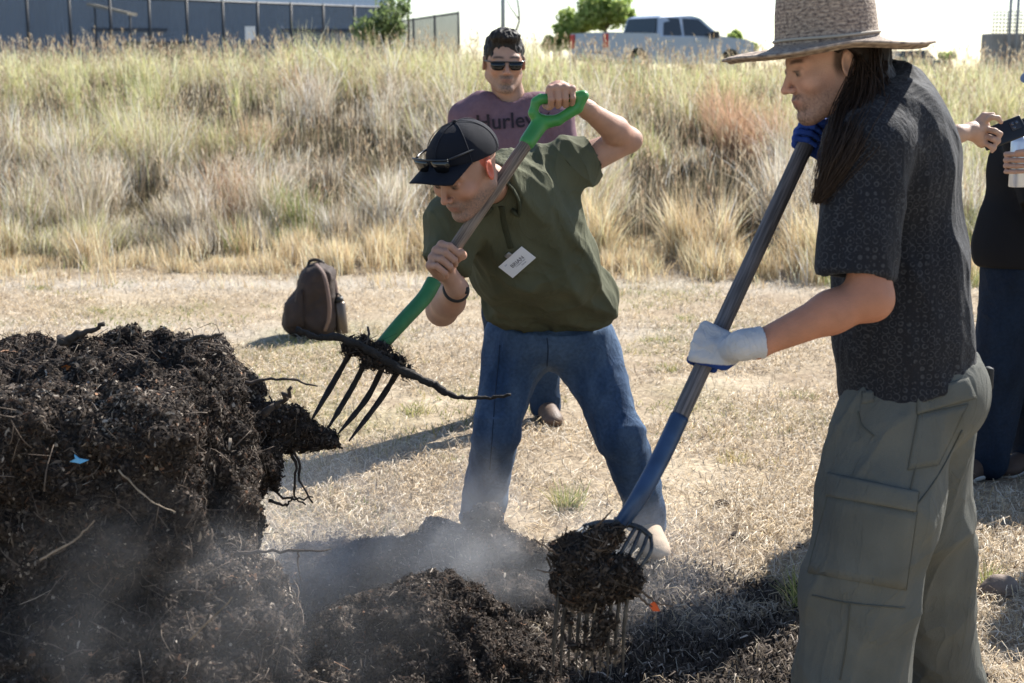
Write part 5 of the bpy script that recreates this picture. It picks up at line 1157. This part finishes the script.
V, F = S.mesh(h=.006); Vb, Fb = BB.mesh(h=.0042); Vb = tuck(Vb, Fb, BB, iB, [SB1, S]); mkobj('body', Vb, Fb, m_skin, bg_, skincol(Vb, (.45, .27, .19), HB)); V = folds(V, F, .010, 8, (0, 0, 1), 83); V = folds(V, F, .006, 14, (1, 0, .3), 84); mkobj('jeans', V, F, m_jean, bg_, jeancol((.009, .016, .032), (.018, .032, .06), 9)(V))
for an in (fa, fb): shoe('shoe', an, an+A([-.16, -.12, 0]), bg_, mat('dark_canvas', (.07, .045, .035), .8), top=.09, r=.045, sole=mat('white_sole', (.6, .58, .55), .7))
def sunhat(H, parent, R_=.19, m=None, z0=.035):
    V, F = [], []; pf = [(0.001, .10), (.06, .095), (.088, .07), (.098, .0), (.13, -.012), (R_, -.035), (R_, -.038), (.13, -.017), (.094, -.006), (.083, .065), (.055, .09), (0.001, .095)]
    for r_, z_ in pf:
        for k in range(40): a = 2*math.pi*k/40; V.append(H.w((r_*math.cos(a)*1.08-.01, r_*math.sin(a), z_+z0+(.006*math.sin(3*a) if r_ > .12 else 0))))
    for j in range(len(pf)-1):
        for k in range(40): F.append((j*40+k, (j+1)*40+k, (j+1)*40+(k+1) % 40, j*40+(k+1) % 40))
    return mkobj('sun_hat', V, F, m, parent)
sunhat(HB, bg_, .165, mat('bluegrey_cloth', (.16, .20, .30), .85))
# hidden person whose hand holds the phone
pg = empty("person", (J(905, 560, 4.85)[0], 4.85, 0), 'person mostly hidden behind the hatted man, reaching out one bare hand with a phone', 'person')
px0 = J(905, 300, 4.85)[0]; Yp = 4.85; W3 = lambda x, z, y=Yp: A([px0+x, y, z])
HP = Head(W3(-.01, 1.28, Yp-.02), (.75, -.3, -.5), (0, 0, 1), .95)
pC = J(1003, 140, 5.0); w2 = J(958, 134, 4.93); B = SDF(); HP.add(B, W3(-.03, 1.1))
s3, s4 = W3(.05, 1.08, Yp-.10), W3(-.05, 1.08, Yp+.16); e3 = J(925, 158, 4.93)
B.chain([s3, e3, w2], [.045, .040, .027], .02); B.chain([s4, W3(.0, .85, Yp+.2), W3(.1, .8, Yp+.1)], [.045, .04, .027], .02); B.ell(W3(.12, .79, Yp+.07), (.04, .03, .045), k=.01)
# hand holding the slab of the phone: palm behind, fingers curling over the near face
pal0 = J(972, 131, 4.96); B.cone(w2, pal0, .026, .027, .02); B.cone(pal0, J(984, 126, 4.99), .025, .020, .015); B.cone(pal0, J(982, 142, 4.99), .025, .020, .015)
for (a_, b_, c_, d_, rr) in (((984, 122), (992, 117), (998, 118), (1001, 122), .0088), ((986, 129), (995, 131), (1000, 134), (999, 137), .0092), ((985, 136), (993, 139), (998, 141), (996, 144), .0092), ((982, 142), (990, 146), (994, 148), (992, 151), .0082)):
    yy = 4.955 if a_[1] != 122 else 4.955
    B.chain([J(*a_, 4.98), J(*b_, 4.955), J(*c_, yy), J(*d_, yy)], [rr*1.1, rr, rr*.95, rr*.85], .005)
B.chain([J(976, 124, 4.98), J(984, 116, 4.985), J(993, 115, 4.975)], [.014, .0115, .009], .006)
i0 = len(B.p); B.chain([W3(-.02, 1.03), W3(0, .75)], [.07, .08], .05); B.cone(s3, s4, .045, .045, .04)
g1, g2 = W3(-.08, .09, Yp), W3(.05, .09, Yp+.12)
for an, hx in ((g1, -.05), (g2, .04)): B.chain([W3(hx, .72), (W3(hx, .72)+an)/2], [.055, .045], .03)
BP, iP = B, i0
S = SDF(); S.ell(W3(-.01, .98), (.14, .17, .18), k=.05); S.ell(W3(0, .80), (.14, .16, .16), k=.05); S.cone(s3, s4, .06, .06, .05); S.cone(s3, s3*.45+e3*.55, .06, .055, .03, flat=True); S.cone(s4, W3(0, .9, Yp+.19), .06, .055, .03, flat=True); S.half(W3(0, .70), (0, 0, -1), .004)
V, F = S.mesh(h=.007); SP1 = S; V = folds(V, F, .008, 7, (0, 0, 1), 91); mkobj('t_shirt', V, F, mat('grey_cotton', (.05, .055, .07), .85), pg)
S = SDF(); S.ell(W3(0, .70), (.13, .14, .12), k=.04)
for an, hx in ((g1, -.05), (g2, .04)): S.chain([W3(hx, .66), (W3(hx, .66)+an)/2, an-[0, 0, .02]], [.10, .08, .065], .03)
V, F = S.mesh(h=.007); Vb, Fb = BP.mesh(h=.0034); Vb = tuck(Vb, Fb, BP, iP, [SP1, S]); mkobj('body', Vb, Fb, m_skin, pg, skincol(Vb, (.48, .30, .21), HP)); V = folds(V, F, .008, 8, (0, 0, 1), 93); mkobj('jeans', V, F, m_jean, pg, jeancol((.012, .02, .04), (.02, .04, .07), 12)(V))
for an in (g1, g2): shoe('shoe', an, an+A([.1, -.15, 0]), pg, mat('dark_canvas'), top=.09, r=.045)
S = SDF(); w = HP.w; S.ell(w((-.03, 0, .03)), (.10, .085, .09), HP.R, .01); S.half(w((.03, 0, 0)), HP.R[:, 0], .01); V, F = S.mesh(h=.005); mkobj('hair', V, F, m_hair, pg, A([.06, .04, .025]))
# ------------------------------------------------------------------ tools and things
m_iron = mat('caked_iron', (.028, .024, .022), .75, metal=.3, var=.4, vscale=60, bump=3, bscale=70)
m_steel = mat('dark_steel', (.075, .078, .082), .45, metal=.7, var=.4, vscale=50, bump=1, bscale=120)
def wood(name, c1, c2, rough=.65, axis=None):
    m = bpy.data.materials.new(name); m.use_nodes = True; n = m.node_tree.nodes; l = m.node_tree.links; b = n["Principled BSDF"]; b.inputs['Roughness'].default_value = rough
    at = n.new("ShaderNodeVertexColor"); at.layer_name = "Col"; mp = n.new("ShaderNodeMapping"); mp.inputs['Scale'].default_value = (9, 60, 1); l.new(at.outputs[0], mp.inputs[0])
    no = n.new("ShaderNodeTexNoise"); no.inputs['Scale'].default_value = 1; no.inputs['Detail'].default_value = 6; no.inputs['Distortion'].default_value = .4; l.new(mp.outputs[0], no.inputs[0])
    cr = n.new("ShaderNodeValToRGB"); cr.color_ramp.elements[0].position = .38; cr.color_ramp.elements[1].position = .66; cr.color_ramp.elements[0].color = (*c1, 1); cr.color_ramp.elements[1].color = (*c2, 1)
    l.new(no.outputs[0], cr.inputs[0]); l.new(cr.outputs[0], b.inputs['Base Color']); bp = n.new("ShaderNodeBump"); bp.inputs['Distance'].default_value = .0012; l.new(no.outputs[0], bp.inputs['Height']); l.new(bp.outputs[0], b.inputs['Normal'])
    return m
def rod(name, pts, r, m, parent, n=14, seg=30):
    P = spline(pts, seg); mb = MB(); mb.tube(P, np.interp(np.linspace(0, 1, seg), np.linspace(0, 1, len(r)), r) if np.ndim(r) else r, n)
    L = np.cumsum(np.r_[0, np.linalg.norm(np.diff(P, axis=0), axis=1)]); C = np.array([(L[i], k/n, 0) for i in range(seg) for k in range(n)]); C[:, 1] = np.abs(C[:, 1]-.5)*.35
    return mb.build(name, m, parent, C)
# garden fork with green D handle, carried by the bending man
gf = empty("garden_fork", tuple(fB), 'four tined garden fork with green D handle, weathered wood shaft and mud caked tines', 'garden fork')
m_wood = wood('weathered_ash', (.10, .07, .05), (.30, .22, .155)); m_green = mat('green_plastic', (.045, .24, .05), .42, var=.12, vscale=25, spec=.5)
m_gsock = mat('green_socket', (.030, .15, .05), .5, var=.15, vscale=30)
rod('shaft', [fT-D1*.02, fM, fM*.45+J(432, 284, 4.09)*.55], [.0195, .018, .017], m_wood, gf)
rod('socket', [J(434, 281, 4.09), J(424, 298, 4.06), J(402, 322, 4.0), fB], [.0215, .0215, .0205, .018], m_gsock, gf)
dh = MB(); S = SDF()
S.cone(fT+D1*.055, fT-D1*.02, .023, .025, .01); nk = fT-D1*.02
S.chain([nk, J(533, 113, 4.36), J(536, 102, 4.36), gT0], [.022, .0135, .0135, .0135], .006); S.chain([nk, J(558, 120, 4.365), J(577, 108, 4.37), gT1], [.022, .0155, .0165, .0165], .006)
S.cone(gT0, gT1, .0145, .0145, .006)
V, F = S.mesh(h=.0035); mkobj('handle', V, F, m_green, gf)
S = SDF(); c1, c2 = J(352, 346, 3.93), J(402, 368, 3.93); S.cone(c1, c2, .012, .012, .01); S.cone(fB, J(375, 356, 3.94), .019, .016, .015)
V, F = S.mesh(h=.003); mkobj('head', V, F, m_iron, gf)
T0 = [(353, 348), (369, 355), (385, 362), (400, 368)]; TM = [(336, 378), (352, 388), (367, 398), (380, 400)]; T1 = [(311, 421), (327, 430), (338, 434), (349, 441)]
for a_, b_, c_ in zip(T0, TM, T1):
    P = spline([J(*a_, 3.93), J(*b_, 3.95), J(*c_, 3.84)], 16); mb = MB(); mb.tube(P, np.r_[np.linspace(.0085, .0080, 12), np.linspace(.0075, .0022, 4)]*(1+.12*rng.uniform(-1, 1, 16)), 8); mb.build('tine', m_iron, gf)
# mud stuck in the head
q = SDF()
for x, y, r in ((360, 345, .030), (372, 352, .036), (383, 358, .034), (396, 366, .03), (352, 346, .024), (406, 372, .018), (366, 362, .024)): q.ell(J(x, y, 3.91), (r*.72, r*.5, r*.5), k=.015)
mud, mV, mN = compost("mud_clump", q, 'black mud and roots clogging the garden fork head', 'mud', h=.005, amp=.012, f=38, seed=41, dens=42000, light=.03, frag=(.006, .03), zmin=-1)
c = J(347, 437, 3.84)
# long root lying across the fork head
Pr = spline([J(296, 329, 3.86), J(316, 337, 3.87), J(340, 338, 3.88), J(372, 352, 3.88), J(405, 372, 3.88), J(432, 384, 3.88), J(452, 396, 3.88), J(480, 398, 3.88), J(512, 395, 3.88)], 60)
R_ = np.interp(np.linspace(0, 1, 60), [0, .1, .35, .5, .72, .8, 1], [.010, .008, .012, .011, .009, .0055, .004])*(1+.25*rng.uniform(-1, 1, 60)); mb = MB(); mb.tube(Pr+rng.normal(0, .0016, Pr.shape), R_, 8)
tag(mb.build('root_stick', mat('black_root', (.022, .018, .015), .85, var=.4, vscale=40, bump=4, bscale=60)), 'long black crooked root lying across the garden fork head', 'root')
# manure fork with blue socket, held by the hatted man
mf = empty("manure_fork", tuple(shB), 'long manure fork with grey wooden shaft, blue steel socket and many curved tines', 'manure fork')
m_gw = wood('grey_wood', (.055, .05, .052), (.155, .14, .145)); m_blue = mat('blue_socket', (.030, .060, .125), .4, metal=.2, var=.35, vscale=14)
sk0 = onsh(420); rod('shaft', [shT-shAx*.02, onsh(250), sk0+shAx*.02], [.0195, .0185, .019], m_gw, mf)
sockpts = [sk0, onsh(455), J(641, 494, 2.99), J(621, 524, 2.99)]; rod('socket', sockpts, [.0205, .0205, .0195, .016], m_blue, mf)
SH = 1500/2.99
Yk = 2.99
bL, bR = J(590, 523, Yk+.05), J(651, 540, Yk-.02)
top = spline([J(584, 527, Yk+.04), J(600, 523, Yk+.02), J(621, 523, Yk), J(640, 528, Yk-.01), J(651, 537, Yk-.02)], 14)
mb = MB(); mb.tube(top, .0065, 8); mb.box(J(621, 522, Yk), (.030, .026, .018), bev=.004); mb.build('crossbar', m_steel, mf)
ntine = 10
for i in range(ntine):
    u = i/(ntine-1); a0 = top[min(13, int(round(u*13)))]; tx = 553+70*u
    bow = J(568+82*u, 543+10*u, Yk-.06); mid = J(561+70*u, 580+4*u, Yk-.09+.02*u); low = J(555+69*u, 628, Yk-.06); tip = J(tx, 672+6*math.sin(i*2.1), Yk-.01)
    P = spline([a0, bow, mid, low, tip], 22); mb = MB(); mb.tube(P, np.r_[np.full(17, .0042), np.linspace(.004, .0014, 5)], 7); mb.build('tine', m_steel, mf)
# load on it
q = SDF()
for x, y, r in ((563, 553, .024), (578, 556, .034), (570, 578, .036), (592, 574, .042), (606, 588, .028), (586, 594, .026), (603, 540, .026), (616, 536, .016), (614, 567, .030), (628, 572, .020), (620, 590, .016), (567, 590, .014)): q.ell(J(x, y, Yk-.07), (r, r*.85, r), k=.018)
load, lV2, lN2 = compost("compost_load", q, 'ragged clump of dark compost carried on the manure fork tines', 'compost clump', h=.0045, amp=.016, f=32, seed=47, dens=60000, light=.14, frag=(.004, .02), zmin=-1)
for pts in ([(592, 530), (603, 520), (613, 509)], [(560, 556), (548, 548), (534, 539)], [(562, 572), (548, 572), (537, 570)], [(625, 580), (645, 595), (660, 604), (673, 606)], [(630, 590), (645, 602), (652, 607)]):
    twig([J(*p, Yk-.09) for p in pts], .003, name='twig', parent=load, col=(.10, .07, .05))
# clinging strings of compost between the tines
for i in range(17):
    x = rng.uniform(556, 622); y0 = rng.uniform(598, 640); L = rng.uniform(8, 38); r = rng.uniform(.003, .0075)
    if i == 0: q = SDF()
    q.ell(J(x, y0+L/2, Yk-.065), (r, r, r*1.6), k=.006)
compost('clinging_compost', q, None, None, h=.0045, amp=.006, f=50, seed=49, dens=50000, light=.25, frag=(.004, .018), parent=load, zmin=-1)
p = J(655, 607, Yk-.09); V = [p+A([-.013, 0, .004]), p+A([-.002, -.004, .013]), p+A([.006, 0, .002]), p+A([.010, -.003, -.008]), p+A([-.004, 0, -.009])]; V2 = [v+A([0, .002, 0]) for v in V]
tag(mkobj('red_leaf', V+V2, [(0, 1, 2, 3, 4), (9, 8, 7, 6, 5)], mat('red_leaf_skin', (.55, .09, .02), .6), smooth=False), 'tiny orange red leaf on the twig right of the loaded manure fork', 'leaf')

# phone and bottle
c = J(1003, 133, 4.99); R = frame((1, .1, .38), (-.2, -.55, .8)); ph = empty('phone', tuple(c), 'black smartphone held out in the bare hand behind the hatted man', 'phone')
mb = MB(); mb.box(c, (.150, .074, .009), np.stack([vn(A([.93, .05, .36])), vn(np.cross(A([-.1, -.9, .42]), A([.93, .05, .36]))), vn(A([-.1, -.9, .42]))], 1), .0035); mb.build('case', mat('phone_black', (.012, .012, .014), .35), ph)
n_ = vn(A([-.1, -.9, .42])); e_ = vn(A([.93, .05, .36])); f_ = np.cross(n_, e_); mb = MB(); mb.box(c+n_*.0055+e_*.045+f_*.008, (.032, .032, .004), np.stack([e_, f_, n_], 1), .001); cm = mb.build('camera_bump', mat('phone_trim', (.03, .03, .035), .25), ph)
for a_, b_ in ((-.007, .007), (.007, .007), (-.007, -.007)):
    o_ = c+n_*.008+e_*(.045+a_)+f_*(.008+b_); mb = MB(); mb.tube([o_-n_*.002, o_+n_*.001], .005, 12); mb.build('lens', mat('lens_glass', (.02, .03, .05), .05, spec=.9), cm)
bt = empty('water_bottle', tuple(bC-[0, 0, .1]), 'white and silver drink bottle in the hand of the person in black', 'bottle')
mb = MB(); mb.tube([bC+[0, 0, -.085], bC+[0, 0, -.082], bC+[0, 0, .075], bC+[0, 0, .095]], [.030, .032, .032, .022], 24); mb.build('bottle', mat('brushed_silver', (.62, .64, .68), .32, .6), bt)
mb = MB(); mb.tube([bC+[0, 0, .095], bC+[0, 0, .12]], .02, 20); mb.build('cap', mat('phone_trim'), bt)

# backpack on the path
Gb = G(312, 336); sx = Gb[1]/FPX*1.0; bpk = empty('backpack', tuple(Gb), 'brown rounded backpack standing on the path behind the garden fork', 'backpack')
def K(px, py, dy=0): p = J(px, py, Gb[1]+dy); return p
def kz(px, py, dy=0): return K(px, py, dy)
S = SDF(); RK = frame((1, 0, .35), (0, 0, 1))
S.ell(kz(303, 312), (.125, .14, .135), k=.04); S.ell(kz(312, 290), (.085, .13, .15), k=.05); S.ell(kz(319, 275), (.045, .10, .075), k=.04); S.ell(kz(320, 318), (.115, .14, .12), k=.05); S.ell(kz(298, 322), (.10, .13, .08), k=.03); S.box(kz(326, 300), (.055, .13, .20), .05, k=.04)
S.half(A([0, 0, .0]), (0, 0, -1), .01)
V, F = S.mesh(h=.007); V = folds(V, F, .012, 12, (.3, .3, 1), 3); V = folds(V, F, .006, 22, (.9, .2, .5), 5)
m_bag = mat('brown_canvas', (.048, .032, .026), .8, var=.2, vscale=14, bump=1, bscale=200); bg1 = mkobj('main_bag', V, F, m_bag, bpk); bt_ = bvh(bg1)
V, F = patch(bt_, [(286, 303), (303, 290), (305, 328), (286, 328)], .02, 8, 8, push=.012); mkobj('front_pocket', V, F, m_bag, bpk)
m_strap = mat('tan_strap', (.16, .105, .085), .75)
for pts in ([(316, 264, -.10), (324, 275, -.17), (329, 300, -.19), (329, 318, -.18), (325, 331, -.16)], [(324, 264, .02), (334, 278, -.03), (337, 296, -.05), (336, 310, -.05)]):
    mb = MB(); mb.tube(spline([K(*p) for p in pts], 18), .014, 8, squash=.35); mb.build('strap', m_strap, bpk)
mb = MB(); mb.tube(spline([K(308, 267), K(310, 261), K(318, 260), K(324, 264)], 10), .010, 8); mb.build('grab_handle', mat('dark_web', (.03, .025, .022), .8), bpk)
mb = MB(); mb.tube(spline([K(297, 288, -.13), K(295, 308, -.15), K(296, 325, -.14)], 12), .0035, 5); mb.build('zip', mat('zip_line', (.10, .075, .06), .6), bpk)
bb = K(340, 318, -.06); fl = empty('steel_flask', (bb[0], bb[1], 0.03), 'brown metal flask with black cap tucked at the right side of the backpack', 'flask')
mb = MB(); mb.tube([(bb[0]+.012, bb[1], .02), (bb[0]+.012, bb[1], .025), (bb[0]-.002, bb[1], .205), (bb[0]-.004, bb[1], .215)], [.035, .037, .037, .028], 20); mb.build('bottle', mat('bronze_metal', (.13, .10, .08), .35, .6), fl)
mb = MB(); mb.tube([(bb[0]-.004, bb[1], .213), (bb[0]-.008, bb[1], .245)], [.030, .027], 18); mb.tube(spline([(bb[0]-.02, bb[1], .243), (bb[0]-.01, bb[1], .265), (bb[0]+.015, bb[1], .243)], 8), .005, 6); mb.build('cap', mat('black_rubber'), fl)

# steam rising from the opened compost
def steam(c, r, dens, label, seed):
    bm = bmesh.new(); bmesh.ops.create_icosphere(bm, subdivisions=3, radius=1); V = A([v.co[:] for v in bm.verts]); F = [[v.index for v in f.verts] for f in bm.faces]; bm.free()
    V = V*(1+.18*noise(V*1.7, seed))[:, None]; o = mkobj('steam', A(c)+V*A(r), F, None); m = bpy.data.materials.new('steam_%d' % seed); m.use_nodes = True; n = m.node_tree.nodes; l = m.node_tree.links
    n.remove(n["Principled BSDF"]); pv = n.new("ShaderNodeVolumePrincipled"); pv.inputs['Color'].default_value = (.93, .95, 1, 1); pv.inputs['Anisotropy'].default_value = .35
    tc = n.new("ShaderNodeTexCoord"); no = n.new("ShaderNodeTexNoise"); no.inputs['Scale'].default_value = 4.2; no.inputs['Detail'].default_value = 3; no.inputs['Distortion'].default_value = .8; l.new(tc.outputs['Object'], no.inputs[0])
    mr = n.new("ShaderNodeMapRange"); mr.inputs[1].default_value = .40; mr.inputs[2].default_value = .72; mr.inputs[4].default_value = 1; l.new(no.outputs[0], mr.inputs[0])
    sb = n.new("ShaderNodeVectorMath"); sb.operation = 'SUBTRACT'; sb.inputs[1].default_value = tuple(c); l.new(tc.outputs['Object'], sb.inputs[0]); dv = n.new("ShaderNodeVectorMath"); dv.operation = 'DIVIDE'; dv.inputs[1].default_value = tuple(r); l.new(sb.outputs[0], dv.inputs[0])
    ln = n.new("ShaderNodeVectorMath"); ln.operation = 'LENGTH'; l.new(dv.outputs[0], ln.inputs[0]); fo = n.new("ShaderNodeMapRange"); fo.inputs[1].default_value = .95; fo.inputs[2].default_value = .15; fo.inputs[3].default_value = 0; fo.inputs[4].default_value = 1; l.new(ln.outputs['Value'], fo.inputs[0])
    mu = n.new("ShaderNodeMath"); mu.operation = 'MULTIPLY'; l.new(mr.outputs[0], mu.inputs[0]); l.new(fo.outputs[0], mu.inputs[1]); m3 = n.new("ShaderNodeMath"); m3.operation = 'MULTIPLY'; m3.inputs[1].default_value = dens; l.new(mu.outputs[0], m3.inputs[0])
    l.new(m3.outputs[0], pv.inputs['Density']); l.new(pv.outputs[0], n["Material Output"].inputs['Volume']); o.data.materials.append(m); tag(o, label, 'steam', kind='stuff')
steam(J(400, 525, 4.2), (.75, .5, .30), 2.0, 'pale steam drifting over the loose compost in the middle', 1)
steam(J(210, 620, 2.75), (.55, .25, .32), .75, 'thin steam in front of the lower face of the big pile', 2)
steam(J(655, 575, 4.2), (.38, .40, .24), 1.5, 'thin steam around the loaded fork', 3)

# two more helpers just outside the picture on the right, whose shadows reach in
def copy_tree(o, parent=None):
    c = o.copy(); sc.collection.objects.link(c); c.parent = parent
    for ch in list(o.children): copy_tree(ch, c)
    return c
for loc, lb in (((3.0, 6.6, 0), 'person standing just outside the right edge, farther one, casting a shadow across the straw'), ((2.72, 5.45, 0), 'person standing just outside the right edge, nearer one, casting a shadow at the lower right')):
    c = copy_tree(bg_); c.location = loc; c['label'] = lb
